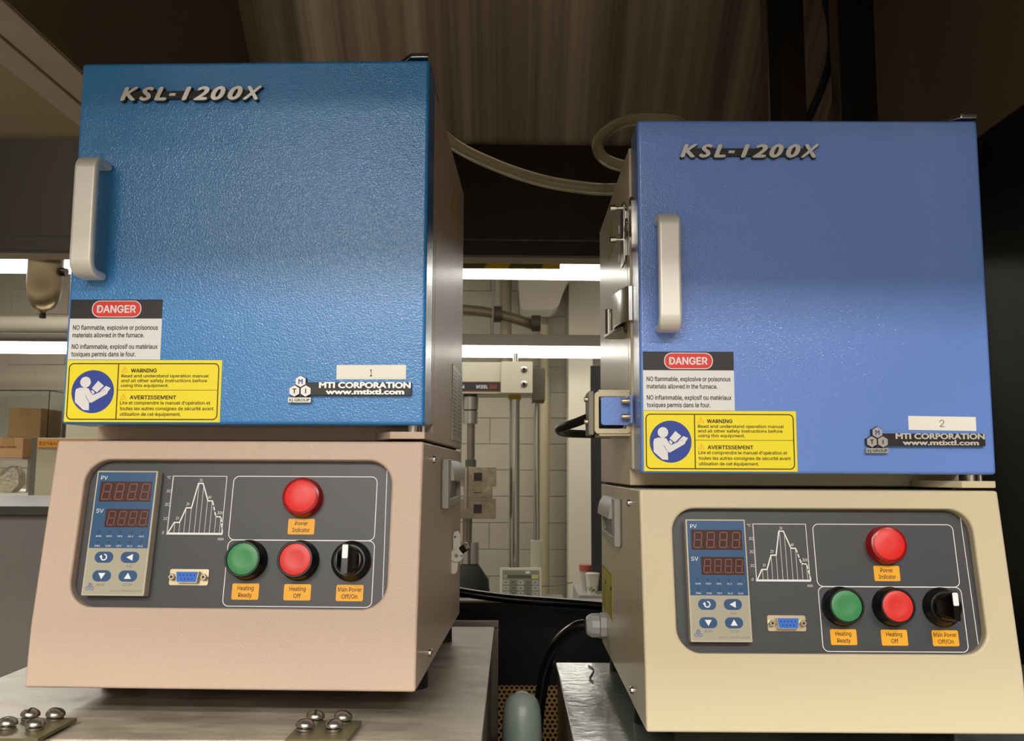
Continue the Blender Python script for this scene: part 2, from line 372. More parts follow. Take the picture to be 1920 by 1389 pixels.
def danger_sticker(door):
    fr = FRONT.off(0, 0, -YD); s = MB(); z0 = .0002; c = z0+.00004
    s.prism(fr, [(4.4*mm, 247*mm), (79*mm, 247*mm), (79*mm, 295.5*mm), (4.4*mm, 295.5*mm)], 0, z0, stick_w)
    s.flat(fr, [(4.4*mm, 280*mm), (79*mm, 280*mm), (79*mm, 295.5*mm), (4.4*mm, 295.5*mm)], c, stick_k)
    def oval(x0, x1, z0_, z1): return rrect(x0*mm, x1*mm, z0_*mm, z1*mm, (z1-z0_)*.47*mm, 8)
    s.flat(fr, oval(21.8, 61.9, 281.0, 294.6), c+2e-5, stick_w); s.flat(fr, oval(22.5, 61.2, 281.6, 294.0), c+4e-5, stick_r)
    s.text(fr, 'DANGER', 26*mm, 57.5*mm, 284.9*mm, 5.8*mm, c+7e-5, stick_w, .026)
    for t, x1, z in (('NO flammable, explosive or poisonous', 76.1, 271.0), ('materials allowed in the furnace.', 65.2, 264.9), ('NO inflammable, explosif ou mat\u00e9riaux', 76.6, 255.7), ('toxiques permis dans le four.', 59.2, 249.6)):
        s.text(fr, t, 7.2*mm, x1*mm, z*mm, 3.6*mm, c, black, .022)
    s.build('danger_sticker', door)
def model_badge(door):
    fr = FRONT.off(0, 0, -YD); s = MB()
    s.prism(fr, [(43.5*mm, 461.3*mm), (143*mm, 461.3*mm), (146.5*mm, 468*mm), (46*mm, 468*mm)], 0, 2.6*mm, badge_k)
    for ch, a, b, cap in (('K', 37.2, 52.3, 10.6), ('S', 52.9, 64.9, 10.4), ('L', 65.3, 75.6, 10.4), ('1', 87.9, 95.9, 10.5), ('2', 97.3, 110.9, 10.5), ('0', 111.9, 124.2, 10.6), ('0', 125.8, 138.4, 10.6), ('X', 138.1, 154.2, 10.6)):
        s.text(fr, ch, (a-.1)*mm, (b+.35)*mm, 459.5*mm, (cap+.45)*mm, .0001, badge_k, .05, depth=3.3*mm, shear=.3, plain=True)
        s.text(fr, ch, a*mm, b*mm, 460*mm, cap*mm, 3.45*mm, badge_c, .05, depth=.8*mm, shear=.3, plain=True)
    s.prism(fr, [(77.5*mm, 463.4*mm), (82.6*mm, 463.4*mm), (83.2*mm, 465.5*mm), (78.1*mm, 465.5*mm)], 2.6*mm, 4.2*mm, badge_c)
    s.build('model_badge', door)
def maker_badge(door):
    fr = FRONT.off(0, 0, -YD); s = MB()
    s.prism(fr, [(196*mm, 218.8*mm), (279.9*mm, 218.8*mm), (279.9*mm, 228.7*mm), (196*mm, 228.7*mm)], 0, 4.2*mm, badge_k)
    def hexa(cx, cz, r): return [(cx+r*math.cos(R(60*k+30)), cz+r*math.sin(R(60*k+30))) for k in range(6)]
    for ch, cx, cz, mt in (('M', 193.0, 229.4, blueprint), ('T', 188.3, 221.9, black), ('I', 197.2, 221.9, black)):
        s.prism(fr, hexa(cx*mm, cz*mm, 4.9*mm), 0, 3.4*mm, badge_k); s.prism(fr, hexa(cx*mm, cz*mm, 4.45*mm), 3.4*mm, 4.3*mm, badge_s)
        s.text(fr, ch, (cx-3)*mm, (cx+3)*mm, (cz-1.8)*mm, 3.6*mm, 4.36*mm, mt, .04, mode='c', plain=True)
    s.prism(fr, [(190*mm, 216*mm), (196*mm, 216*mm), (193*mm, 220*mm)], 0, 3.3*mm, badge_k)
    s.prism(fr, [(183.5*mm, 212.9*mm), (201.4*mm, 212.9*mm), (201.4*mm, 216.8*mm), (183.5*mm, 216.8*mm)], 0, 4.2*mm, badge_s)
    s.text(fr, 'KJ GROUP', 184.5*mm, 200.5*mm, 213.8*mm, 2.0*mm, 4.26*mm, black, .03, plain=True)
    s.text(fr, 'MTI CORPORATION', 207.6*mm, 279.6*mm, 224.4*mm, 4.3*mm, 4.24*mm, badge_t, .05, plain=True)
    s.text(fr, 'www.mtixtl.com', 213*mm, 274.6*mm, 219.5*mm, 3.9*mm, 4.24*mm, badge_t, .05, plain=True)
    s.build('maker_badge', door)
def controller(cp_):
    fr = SLOPE.off(36*mm, -24*mm, -8*mm); s = MB(); T = 9.5*mm
    s.box(fr, 0, 48*mm, -94.5*mm, 0, 0, T, ctl_frame)
    root = s.build('temperature_controller', cp_, bevel=.0008)
    s = MB(); c = T+.00003
    s.flat(fr, [(1.3*mm, -59.3*mm), (46.7*mm, -59.3*mm), (46.7*mm, -1.2*mm), (1.3*mm, -1.2*mm)], c, ctl_blue)
    s.flat(fr, [(1.3*mm, -93.3*mm), (46.7*mm, -93.3*mm), (46.7*mm, -59.3*mm), (1.3*mm, -59.3*mm)], c, ctl_low)
    c2 = c+2e-5
    def seg8(x0, y0, w, h, sh, th):
        def g(a, b): return ((x0+a*w+sh*(b))*mm, (y0+b*h)*mm)
        for a, b in (((0, 0), (1, 0)), ((0, .5), (1, .5)), ((0, 1), (1, 1)), ((0, 0), (0, .5)), ((0, .5), (0, 1)), ((1, 0), (1, .5)), ((1, .5), (1, 1))):
            A, B = Vector(g(*a)), Vector(g(*b)); dd = (B-A)*.1
            s.line(fr, [A+dd, B-dd], th*mm, c2+3e-5, segm)
        s.flat(fr, circ((x0+w+1.3)*mm, (y0+.2)*mm, .45*mm, 8), c2+3e-5, segm)
    s.flat(fr, [(4.1*mm, -24.2*mm), (44.5*mm, -24.2*mm), (44.5*mm, -8.5*mm), (4.1*mm, -8.5*mm)], c2, disp)
    s.flat(fr, [(11.0*mm, -43.6*mm), (44.9*mm, -43.6*mm), (44.9*mm, -29.7*mm), (11.0*mm, -29.7*mm)], c2, disp)
    for k in range(4): seg8(6.0+k*10.1, -22.3, 5.6, 11.9, 1.2, .75); seg8(12.9+k*8.3, -41.8, 5.0, 10.2, 1.0, .65)
    s.text(fr, 'PV', 3.7*mm, 8.9*mm, -7.1*mm, 3.0*mm, c2, white); s.text(fr, 'SV', 3.4*mm, 9.0*mm, -32.6*mm, 3.0*mm, c2, white)
    for r_, names in enumerate((('MAN', 'MIO', 'OP1', 'AL1', 'AU1'), ('PRG', 'COM', 'OP2', 'AL2', 'AU2'))):
        for k, nme in enumerate(names):
            x = 7.8+k*8.25; t = 47.6+r_*7.3
            s.flat(fr, [((x-.9)*mm, (-t-.6)*mm), ((x+.9)*mm, (-t-.6)*mm), ((x+.9)*mm, (-t+.6)*mm), ((x-.9)*mm, (-t+.6)*mm)], c2, dotm)
            s.text(fr, nme, (x-2)*mm, (x+2)*mm, (-t-3.4)*mm, 1.25*mm, c2, white)
    s.text(fr, 'A/M', 31.7*mm, 36.6*mm, -73.7*mm, 1.9*mm, c2, greyprint); s.text(fr, 'RUN', 11.2*mm, 17*mm, -87.3*mm, 1.9*mm, c2, greyprint); s.text(fr, 'STOP', 30.8*mm, 37.6*mm, -87.3*mm, 1.9*mm, c2, greyprint)
    s.text(fr, 'www.mtixtl.com', 21.8*mm, 45.2*mm, -91.5*mm, 1.5*mm, c2, greyprint)
    for ch, hx, hz in (('M', 6.2, 86.4), ('T', 4.6, 89.1), ('I', 7.8, 89.1)):
        s.ringline(fr, [((hx+1.5*math.cos(R(60*k+30)))*mm, (-hz+1.5*math.sin(R(60*k+30)))*mm) for k in range(6)], .35*mm, c2, blueprint); s.text(fr, ch, (hx-.9)*mm, (hx+.9)*mm, (-hz-.8)*mm, 1.6*mm, c2, blueprint, .02, mode='c')
    # key caps are printed on the same membrane, slightly raised
    for bx, bt, sym in ((14.1, 66.1, 'o'), (34.1, 66.1, 'l'), (14.2, 79.9, 'd'), (34.2, 79.9, 'u')):
        s.prism(fr, rrect((bx-7)*mm, (bx+7)*mm, (-bt-4.1)*mm, (-bt+4.1)*mm, 4.0*mm, 8), c, c+.0004, ctl_btn); ck = c+.00043
        if sym == 'l': s.flat(fr, [((bx-2.6)*mm, -bt*mm), ((bx+2.2)*mm, (-bt-2.5)*mm), ((bx+2.2)*mm, (-bt+2.5)*mm)], ck, white)
        if sym == 'u': s.flat(fr, [((bx-2.7)*mm, (-bt-2.1)*mm), ((bx+2.7)*mm, (-bt-2.1)*mm), (bx*mm, (-bt+2.5)*mm)], ck, white)
        if sym == 'd': s.flat(fr, [((bx+2.7)*mm, (-bt+2.1)*mm), ((bx-2.7)*mm, (-bt+2.1)*mm), (bx*mm, (-bt-2.5)*mm)], ck, white)
        if sym == 'o':
            s.line(fr, [((bx+2.1*math.cos(R(a)))*mm, (-bt+2.1*math.sin(R(a)))*mm) for a in range(-200, 81, 20)], .9*mm, ck, white)
            s.flat(fr, [((bx-3.6)*mm, (-bt+.2)*mm), ((bx-1.0)*mm, (-bt-.6)*mm), ((bx-1.9)*mm, (-bt+1.9)*mm)], ck+1e-5, white)
    f_ = s.build('controller_face', cp_)
def curve_at(x, P):
    for (a, b), (c, d) in zip(P, P[1:]):
        if a <= x <= c: return b+(d-b)*(x-a)/(c-a) if c > a else b
    return P[-1][1]
def control_panel(root, knob_rot):
    fr = SLOPE.off(0, 0, -8*mm); s = MB()
    s.box(fr, 18*mm, 274*mm, -134*mm, -8*mm, -1.5*mm, 0, panel_m); c = 4e-5
    def ln(pts, w): s.line(fr, [(a*mm, -b*mm) for a, b in pts], w*mm, c, white)
    ln([(92.4, 71.9), (92.4, 26.6), (135, 26.6), (135, 71.9)], .5); ln([(92.4, 71.2), (135.2, 71.2)], 1.5); ln([(92.4, 71.9), (92.4, 26.6)], .8)
    g = lambda X, Y: (92.4+(X-(995-60*(Y-210)/520))/473*42.8, 26.6+(Y-210)/520*45.2)
    P = [g(*p) for p in ((945, 715), (1000, 625), (1045, 625), (1105, 495), (1150, 495), (1215, 275), (1255, 275), (1295, 432), (1335, 432))]
    ln(P, .95)
    Q = [g(*p) for p in ((1335, 432), (1360, 570), (1405, 575), (1415, 725))]
    for a, b in zip(Q, Q[1:]):
        n = 3 if abs(b[1]-a[1]) > 5 else 2
        for k in range(n):
            t0, t1 = (k+.2)/n, (k+.75)/n; ln([(a[0]+(b[0]-a[0])*t0, a[1]+(b[1]-a[1])*t0), (a[0]+(b[0]-a[0])*t1, a[1]+(b[1]-a[1])*t1)], .95)
    for X in (995, 1038, 1080, 1125, 1170, 1212, 1258, 1300, 1345, 1388):
        x = g(X, 715)[0]; ln([(x, 71), (x, curve_at(x, P+Q[1:]))], .3)
    for t, X, Y in (('0', 902, 715), ('1C', 925, 590), ('2C', 940, 465), ('3C', 955, 345), ('\u00b0C', 957, 222), ('1t', 1027, 585), ('2t', 1120, 460), ('3t', 1238, 248), ('4t', 1312, 397), ('30t', 1397, 537), ('min', 1398, 767)):
        x, y = g(X, Y); s.text(fr, t, (x-2)*mm, (x+2)*mm, (-y-1.1)*mm, 2.2*mm, c, white, .01, mode='c', shear=.12)
    s.ringline(fr, rrect(140.6*mm, 253.6*mm, -75.6*mm, -26.5*mm, 4.5*mm), .6*mm, c, white)
    s.ringline(fr, rrect(140.8*mm, 254*mm, -125*mm, -75.8*mm, 4.5*mm), .6*mm, c+1e-5, white)
    ln([(260.8, 14), (262.2, 128)], .5)
    s.build('control_panel', root)
    cpn = [o for o in root.children if o.name.startswith('control_panel')][0]
    controller(cpn)
    for (x, t, l1, l2) in ((196.6, 65.3, 'Power', 'Indicator'), (157.5, 114.2, 'Heating', 'Ready'), (197.2, 114.4, 'Heating', 'Off'), (237, 114.6, 'Main Power', 'Off/On')):
        q = MB(); q.prism(fr, rrect((x-10.3)*mm, (x+10.3)*mm, (-t-6)*mm, (-t+6)*mm, 1.2*mm, 3), 0, .3*mm, orange_l)
        wl = {'Power': 10, 'Indicator': 13.6, 'Heating': 12.4, 'Ready': 10.4, 'Off': 5.6, 'Main Power': 18, 'Off/On': 12.2}
        q.text(fr, l1, (x-wl[l1]/2)*mm, (x+wl[l1]/2)*mm, (-t+1.0)*mm, 3.1*mm, .34*mm, brownp, .016); q.text(fr, l2, (x-wl[l2]/2)*mm, (x+wl[l2]/2)*mm, (-t-4.1)*mm, 3.1*mm, .34*mm, brownp, .016)
        q.build('button_label', cpn)
    # pilot lamp
    MB().lathe(fr, 197.0*mm, -43.2*mm, [(15.2*mm, 0), (15.2*mm, 2*mm), (14.6*mm, 3*mm), (14.6*mm, 8.5*mm), (14*mm, 9.6*mm), (12.3*mm, 10.2*mm)], reddeep).lathe(fr, 197.0*mm, -43.2*mm, [(12.2*mm, 9*mm), (12.0*mm, 10.5*mm), (11.6*mm, 10.7*mm), (4*mm, 10.9*mm), (.5*mm, 10.92*mm)], redlens).build('indicator_lamp', cpn, smooth=40)
    for x, mt, nme in ((157.5, greenp, 'green push button'), (197.2, redp, 'red push button')):
        o = MB().lathe(fr, x*mm, -90.8*mm, [(15.2*mm, 0), (15.2*mm, 1.5*mm), (14.6*mm, 2.5*mm), (13.6*mm, 13.6*mm), (13*mm, 14.2*mm), (12.2*mm, 14.2*mm), (12.0*mm, 12.8*mm)], blackpl).lathe(fr, x*mm, -90.8*mm, [(11.9*mm, 12.4*mm), (11.7*mm, 13.6*mm), (11*mm, 13.9*mm), (6*mm, 13.5*mm), (1*mm, 13.3*mm)], mt).build('push_button', cpn, smooth=40)
        o['label'] = nme
    kr = R(-90) if knob_rot else 0
    kf0 = fr.off(237*mm, -91*mm, 0); kf = F(kf0.o, kf0.u*math.cos(kr)+kf0.v*math.sin(kr), -kf0.u*math.sin(kr)+kf0.v*math.cos(kr), kf0.n)
    k = MB().lathe(kf, 0, 0, [(15.2*mm, 0), (15.2*mm, 2*mm), (14.2*mm, 3.4*mm), (11.8*mm, 8*mm), (11.2*mm, 8*mm)], blackpl).lathe(kf, 0, 0, [(10.6*mm, 7.5*mm), (10.4*mm, 12.2*mm), (9.6*mm, 13.2*mm), (1*mm, 13.4*mm)], mat('knob_gloss', (8, 8, 9), .18))
    lo_, hi_ = rrect(-9*mm, 9*mm, -10*mm, 10*mm, 8*mm, 5), rrect(-2.3*mm, 2.3*mm, -10.9*mm, 10.9*mm, 1.2*mm, 5); nn_ = len(lo_)
    mid_ = [((a*.35+c2*.65), (b*.4+d2*.6)) for (a, b), (c2, d2) in zip(lo_, hi_)]
    k.add([kf.p(a, b, 12.6*mm) for a, b in lo_]+[kf.p(a, b, 17*mm) for a, b in mid_]+[kf.p(a, b, 25*mm) for a, b in hi_], [(j*nn_+i, j*nn_+(i+1) % nn_, (j+1)*nn_+(i+1) % nn_, (j+1)*nn_+i) for j in (0, 1) for i in range(nn_)]+[tuple(2*nn_+i for i in range(nn_))], mat('knob_gloss', (8, 8, 9), .18))
    k.prism(kf, rrect(-2.1*mm, 2.1*mm, .4*mm, 10.2*mm, .8*mm, 2), 24.8*mm, 25.3*mm, markerw)
    k.build('selector_knob', cpn, smooth=40)
    s = MB(); s.prism(fr, rrect(98.5*mm, 128.5*mm, -110*mm, -98*mm, 1.4*mm, 3), 0, 1*mm, sgold)
    def dsh(w1, w2, h): return [((113.5-w2)*mm, (-104-h)*mm), ((113.5+w2)*mm, (-104-h)*mm), ((113.5+w1)*mm, (-104+h)*mm), ((113.5-w1)*mm, (-104+h)*mm)]
    s.prism(fr, dsh(8.7, 7.7, 4.1), 1*mm, 5.4*mm, sgold, blueins); s.ringline(fr, dsh(8.6, 7.6, 4.0), .6*mm, 5.46*mm, sgold)
    for k in range(5): s.flat(fr, circ((113.5+(k-2)*2.76)*mm, -102.6*mm, .62*mm, 8), 5.45*mm, dotm)
    for k in range(4): s.flat(fr, circ((113.5+(k-1.5)*2.76)*mm, -105.5*mm, .62*mm, 8), 5.45*mm, dotm)
    for x in (101.4, 125.8): s.lathe(fr, x*mm, -104*mm, [(2.6*mm, 1*mm), (2.6*mm, 4.6*mm), (2.1*mm, 5*mm)], sgold, 6).flat(fr, circ(x*mm, -104*mm, 1.2*mm, 10), 5.04*mm, dotm)
    s.build('serial_port', cpn, smooth=30)

def pan_screw(fr, a, b, parent, r=3.6*mm, name='screw'):
    MB().lathe(fr, a, b, [(r*1.15, 0), (r*1.15, .5*mm), (r, .6*mm), (r*.95, 2.0*mm), (r*.7, 2.8*mm), (r*.2, 3.0*mm)], chrome, 16).box(fr, a-r*.5, a+r*.5, b-.4*mm, b+.4*mm, 2.6*mm, 3.02*mm, slotm).build(name, parent)
def side_grip(fr, ya, yb_, zb, zt, parent, name='side_grip'):
    """a plastic grip cup: tapered flange nearest the door, bulging top, open cup, lower lip"""
    s = MB(); sg = 1 if yb_ > ya else -1
    s.prism(fr, rrect(min(ya, yb_), max(ya, yb_), zb, zt, 3*mm, 3), 0, 1.2*mm, grip_d)  # darker base colour imitates the shade of a recessed cup
    s.prism(fr, [(ya, zb), (ya, zt), (ya+sg*26*mm, zt), (ya+sg*30*mm, zt-20*mm), (ya+sg*8*mm, zb)], 1.0*mm, 6.5*mm, grip_m)
    P = []                                    # bulging hood over the finger hollow, a profile in height and depth
    for k in range(7):
        a = R(90-k*15); P.append((zt-20*mm+20*mm*math.sin(a), 1*mm+9*mm*math.cos(a)))
    P += [(zt-20*mm, 1*mm)]
    hf = F(fr.p(ya+sg*20*mm, 0, 0), fr.v, fr.n, fr.u*sg); s.prism(hf, P, 0, abs(yb_-ya)-26*mm, grip_m)
    s.prism(fr, [(ya+sg*8*mm, zb+1*mm), (ya+sg*10*mm, zb+8*mm), (yb_-sg*16*mm, zb+9*mm), (yb_-sg*18*mm, zb+1*mm)], 1.0*mm, 6*mm, grip_m)
    s.prism(fr, [(yb_-sg*6*mm, zt-22*mm), (yb_-sg*9*mm, zt-22*mm), (yb_-sg*19*mm, zb+5*mm), (yb_-sg*16*mm, zb+5*mm)], 1.0*mm, 5*mm, grip_m)
    o = s.build(name, parent, bevel=.0010); bm_fix(o)
def furnace(loc, rz, label, blue, body, knob_rot, number):
    root = empty('muffle_furnace', loc, rz, label, 'furnace')
    dark = mat('shadow_gap', (20, 18, 16), .8)
    # ---- front cover with the rounded opening
    s = MB(); x0, x1 = 0, WID; N = 12
    inn = rrect(26*mm, 266*mm, -126.5*mm, -15*mm, 19*mm, N)
    Lt = (Vector((0, YT, H_))-Vector((0, 0, HC))).length
    def outer(p):
        a, b = p; cx, cy = 146*mm, -70*mm; dx, dy = a-cx, b-cy
        tx = ((x1-cx) if dx > 0 else (cx-x0))/max(abs(dx), 1e-9); ty = ((0-cy) if dy > 0 else (cy+Lt))/max(abs(dy), 1e-9); t = min(tx, ty)
        return (cx+dx*t, cy+dy*t)
    out = [outer(p) for p in inn]
    for cn in ((x1, -Lt), (x1, 0), (x0, 0), (x0, -Lt)):
        i = min(range(len(out)), key=lambda k: (out[k][0]-cn[0])**2+(out[k][1]-cn[1])**2); out[i] = cn
    n = len(inn); vs_ = [SLOPE.p(a, b, 0) for a, b in out]+[SLOPE.p(a, b, 0) for a, b in inn]+[SLOPE.p(a, b, -8*mm) for a, b in inn]
    s.add(vs_, [(i, (i+1) % n, n+(i+1) % n, n+i) for i in range(n)]+[(n+i, n+(i+1) % n, 2*n+(i+1) % n, 2*n+i) for i in range(n)], body)
    ys = .085; O = lambda a, b: SLOPE.p(a, b, 0)
    # rest of the cover, sharing the outline points of the sloping face
    def idx(f): return [i for i in range(n) if f(out[i])]
    top = sorted(idx(lambda p: abs(p[1]) < 1e-7), key=lambda i: out[i][0]); bot = sorted(idx(lambda p: abs(p[1]+Lt) < 1e-7), key=lambda i: out[i][0])
    lft = sorted(idx(lambda p: abs(p[0]-x0) < 1e-7), key=lambda i: -out[i][1]); rgt = sorted(idx(lambda p: abs(p[0]-x1) < 1e-7), key=lambda i: -out[i][1])
    extra = [(x0, ys, H_), (x1, ys, H_), (x0, YB, 0), (x1, YB, 0), (x0, ys, 0), (x1, ys, 0)]
    b0 = len(s.v); s.v += [tuple(p) for p in extra]; mi = s.mi(body); k0 = b0-3*n
    def face(ids): s.f.append(tuple(ids)); s.m.append(mi)
    base = k0
    face([base+i for i in top]+[b0+1, b0]); face([base+i for i in reversed(bot)]+[b0+2, b0+3])
    face([base+i for i in lft]+[b0+2, b0+4, b0]); face([base+i for i in reversed(rgt)]+[b0+1, b0+5, b0+3]); face([b0+2, b0+4, b0+5, b0+3]); face([b0, b0+1, b0+5, b0+4])
    cover = s.build('front_cover', root, bevel=.0022, seg=3, smooth=50, limit=10)
    bm_fix(cover)
    rear = MB().box(WORLD, .4*mm, WID-.4*mm, ys, D_, .5*mm, H_-.4*mm, body).build('base_housing', root, bevel=.0012)
    control_panel(root, knob_rot)
    for fr, sg in ((RIGHT, 1), (LEFT, -1)):
        for a, b in ((84.5*mm, 170*mm), (74*mm, 13.5*mm)): pan_screw(fr, sg*a, b, cover, 3.3*mm)
        side_grip(fr, sg*152*mm, sg*298*mm, 126*mm, 171*mm, rear)
    # feet
    for x in (22.5*mm, WID-22.5*mm):
        for y in (112*mm, 318*mm):
            MB().lathe(WORLD, x, y, [(18*mm, -22*mm), (17.5*mm, -8*mm), (17*mm, .6*mm)], rubber, 28).build('foot', root)
    # ---- upper housing
    up = MB().box(WORLD, .3*mm, WID-.3*mm, 85*mm, D_, H_+2*mm, U_, body).build('upper_housing', root, bevel=.0015)
    MB().box(WORLD, .3*mm, WID-.3*mm, 69*mm, 84.6*mm, 199*mm, U_-.001, body).build('door_frame', root, bevel=.001)
    MB().box(WORLD, 6*mm, WID-6*mm, 88*mm, D_-4*mm, H_-.6*mm, H_+2.2*mm, dark).box(WORLD, 4*mm, WID-4*mm, 66.4*mm, 70*mm, 205*mm, 480*mm, dark).build('shadow_gap_strips', root)
    # ---- door
    s = MB().box(WORLD, 1.8*mm, 290*mm, YD, 66.5*mm, 195.7*mm, 494*mm, blue); door = s.build('door', root, bevel=.003, seg=4)
    danger_sticker(door); warn_sticker(door); model_badge(door); maker_badge(door)
    fr = FRONT.off(0, 0, -YD); s = MB(); t = -.008 if number == '2' else .002
    q = [(220.2, 231.5), (275.1, 231.5), (275.1, 242.9), (220.2, 242.9)]; q = [(a*mm, (b+(a-247)*t*1.6)*mm) for a, b in q]
    s.prism(fr, q, 0, .2*mm, platew)
    if number == '1': s.text(fr, '1', 246.6*mm, 248.6*mm, 234*mm, 5.4*mm, .24*mm, black, .014)
    else: s.text(fr, '2', 245.4*mm, 249.4*mm, 234.3*mm, 5.7*mm, .24*mm, greyprint, -.012)
    s.build('number_label', door)
    # handle: a flat bar bent to a D, swept across x
    prof = []
    z0, z1, dep, th, ro = 310.5*mm, 407.5*mm, 27*mm, 6.5*mm, 12*mm
    for cy, cz, a0 in ((dep-ro, z1-ro, 90), (dep-ro, z0+ro, 0)):
        for k in range(7):
            a = R(a0-15*k); prof.append((cy+ro*math.cos(a), cz+ro*math.sin(a)))
    outl = [(0, z1)]+prof+[(0, z0)]
    ri = 6*mm; inp = []
    for cy, cz, a0 in ((dep-th-ri, z0+th+ri, -90), (dep-th-ri, z1-th-ri, 0)):
        for k in range(5):
            a = R(a0+22.5*k); inp.append((cy+ri*math.cos(a), cz+ri*math.sin(a)))
    inn2 = [(0, z0+th)]+inp+[(0, z1-th)]
    poly = outl+inn2
    HF = F((14.3*mm, YD, 0), (0, -1, 0), (0, 0, 1), (1, 0, 0))
    sd = MB().prism(HF, poly, 0, 18.6*mm, alu).build('handle', door, bevel=.0028, seg=4, smooth=50)
    bm_fix(sd)
    # hinges: lower bracket with pin, upper strap
    s = MB().prism(F((0, 0, 185*mm), (1, 0, 0), (0, 1, 0), (0, 0, 1)), [(263*mm, 26*mm), (290.3*mm, 26*mm), (290.3*mm, 80*mm), (245*mm, 80*mm), (245*mm, 60*mm)], 0, 5.6*mm, body)
    s.build('hinge_bracket', root, bevel=.0008)
    s = MB()
    for x, r in ((279, 5.6), (287, 2.2)): s.lathe(F((x*mm, 44*mm, 190.6*mm), (1, 0, 0), (0, 1, 0), (0, 0, 1)), 0, 0, [(r*mm, 0), (r*mm, 5.1*mm)], steel_s, 20)
    s.build('hinge_pin', root)
    s = MB().prism(F((0, 0, 495.2*mm), (1, 0, 0), (0, 1, 0), (0, 0, 1)), [(262*mm, 38*mm), (275*mm, 21*mm), (289*mm, 21*mm), (289*mm, 110*mm), (262*mm, 110*mm)], 0, 3.4*mm, chrome)
    s.box(WORLD, 266*mm, 286*mm, 85*mm, 110*mm, U_, 495.3*mm, steel_s); s.build('top_hinge', root, bevel=.0006)
    return root, cover, rear, up, door
def bm_fix(o):
    import bmesh
    b = bmesh.new(); b.from_mesh(o.data); bmesh.ops.remove_doubles(b, verts=b.verts, dist=1e-6); bmesh.ops.recalc_face_normals(b, faces=b.faces); b.to_mesh(o.data); b.free()
    o.data.polygons.foreach_set('use_smooth', [True]*len(o.data.polygons)); o.data.set_sharp_from_angle(angle=R(50))

blue1 = mat('textured_blue_paint', (42, 124, 190), .45, bump=(800, .25, .0006), spec=.3, coat=1., coatbump=(800, 1., .00032), coatrough=.16)
blue2 = mat('smooth_blue_paint', (100, 136, 208), .45, bump=(800, .12, .0006), spec=.3, coat=1., coatbump=(800, 1., .00026), coatrough=.17)
beige1 = mat('textured_pink_beige_paint', (190, 166, 147), .5, bump=(800, .25, .0007), spec=.25, coat=.3, coatbump=(800, 1., .00050), coatrough=.12)
beige2 = mat('smooth_cream_paint', (202, 188, 156), .45, bump=(600, .12, .0008), spec=.25, coat=.3, coatbump=(600, 1., .00010), coatrough=.12)
A0, A1 = -.03219, -.00647
f1, cov1, rear1, up1, door1 = furnace(wp(-.35893, .68872, -.16057), A0, 'benchtop furnace with deep blue door over pinkish beige base, numbered 1', blue1, beige1, False, '1')
f2, cov2, rear2, up2, door2 = furnace(wp(.10321, .71291, -.19722), A1, 'benchtop furnace with lighter blue door over cream base, numbered 2', blue2, beige2, False, '2')

# -- left furnace, right flank: key lock, data plate, triangle label
s = MB(); lf = F((WID, 262*mm, 0), (1, 0, 0), (0, 0, 1), (0, -1, 0)); lockm = mat('grey_lock', (206, 202, 192), .4, .2)
s.prism(lf, [(-.8*mm, 70*mm), (6.5*mm, 70*mm), (5.4*mm, 58*mm), (3.2*mm, 55.5*mm), (.2*mm, 55.5*mm), (-.8*mm, 58*mm)], 0, 2*mm, lockm)
s.prism(lf, [(1*mm, 74*mm), (8*mm, 74*mm), (8*mm, 95*mm), (6*mm, 99*mm), (2.2*mm, 98*mm), (1*mm, 94*mm)], 0, 2*mm, lockm)
s.lathe(lf, 4.6*mm, 74*mm, [(7*mm, .4*mm), (7*mm, 3*mm), (6.4*mm, 3.6*mm)], lockm, 28).lathe(lf, 4.6*mm, 74*mm, [(2*mm, 3.6*mm), (2*mm, 4*mm)], grip_d, 14)
for a_, b_ in ((9.6, 74), (3.2, 93)): s.lathe(lf, a_*mm, b_*mm, [(.9*mm, 1.9*mm), (.9*mm, 4.1*mm)], blackpl, 10)
kd = Vector((.8, -.15, .55)).normalized(); kf_ = F(lf.p(9*mm, 79*mm, 1*mm), kd.cross(Vector((0, 1, 0))).normalized(), (0, 1, 0), kd)
s.lathe(kf_, 0, 0, [(4*mm, 0), (4*mm, 6*mm)], blackpl, 16).lathe(kf_, 0, 0, [(4.2*mm, 6*mm), (4.2*mm, 8.5*mm), (3.4*mm, 9.5*mm)], chrome, 16)
s.build('cam_lock', rear1, bevel=.0006)
s = MB(); fr = RIGHT.off(0, 0, .3*mm)
s.prism(fr, [(245*mm, 192*mm), (354*mm, 192*mm), (354*mm, 270*mm), (245*mm, 270*mm)], -.6*mm, .2*mm, mat('data_plate', (176, 170, 156), .35, .3))
for k in range(17):
    z = 264-k*4.1
    for a, b in ((250, 292), (302, 346)): s.line(fr, [(a*mm, z*mm), ((b-random.random()*14)*mm, z*mm)], 1.1*mm, .24*mm, greyprint)
s.build('data_plate', up1)
tri_y = mat('dull_yellow_label', (176, 164, 40), .5)
for fr, sg, par in ((RIGHT, 1, up1), (LEFT, -1, up2)):
    s = MB(); q = fr.off(0, 0, -.3*mm)
    P_ = [(sg*205*mm, 427*mm), (sg*300*mm, 424*mm), (sg*252*mm, 462*mm)] if sg > 0 else [(sg*190*mm, 428*mm), (sg*255*mm, 426*mm), (sg*222*mm, 463*mm)]
    if sg < 0: P_ = P_[::-1]
    s.prism(q, P_, 0, .4*mm, tri_y); s.ringline(q, [tuple(Vector(p)*.985+Vector((sg*.0034, .0066))) for p in P_], 1*mm, .45*mm, black); s.build('warning_triangle', par)

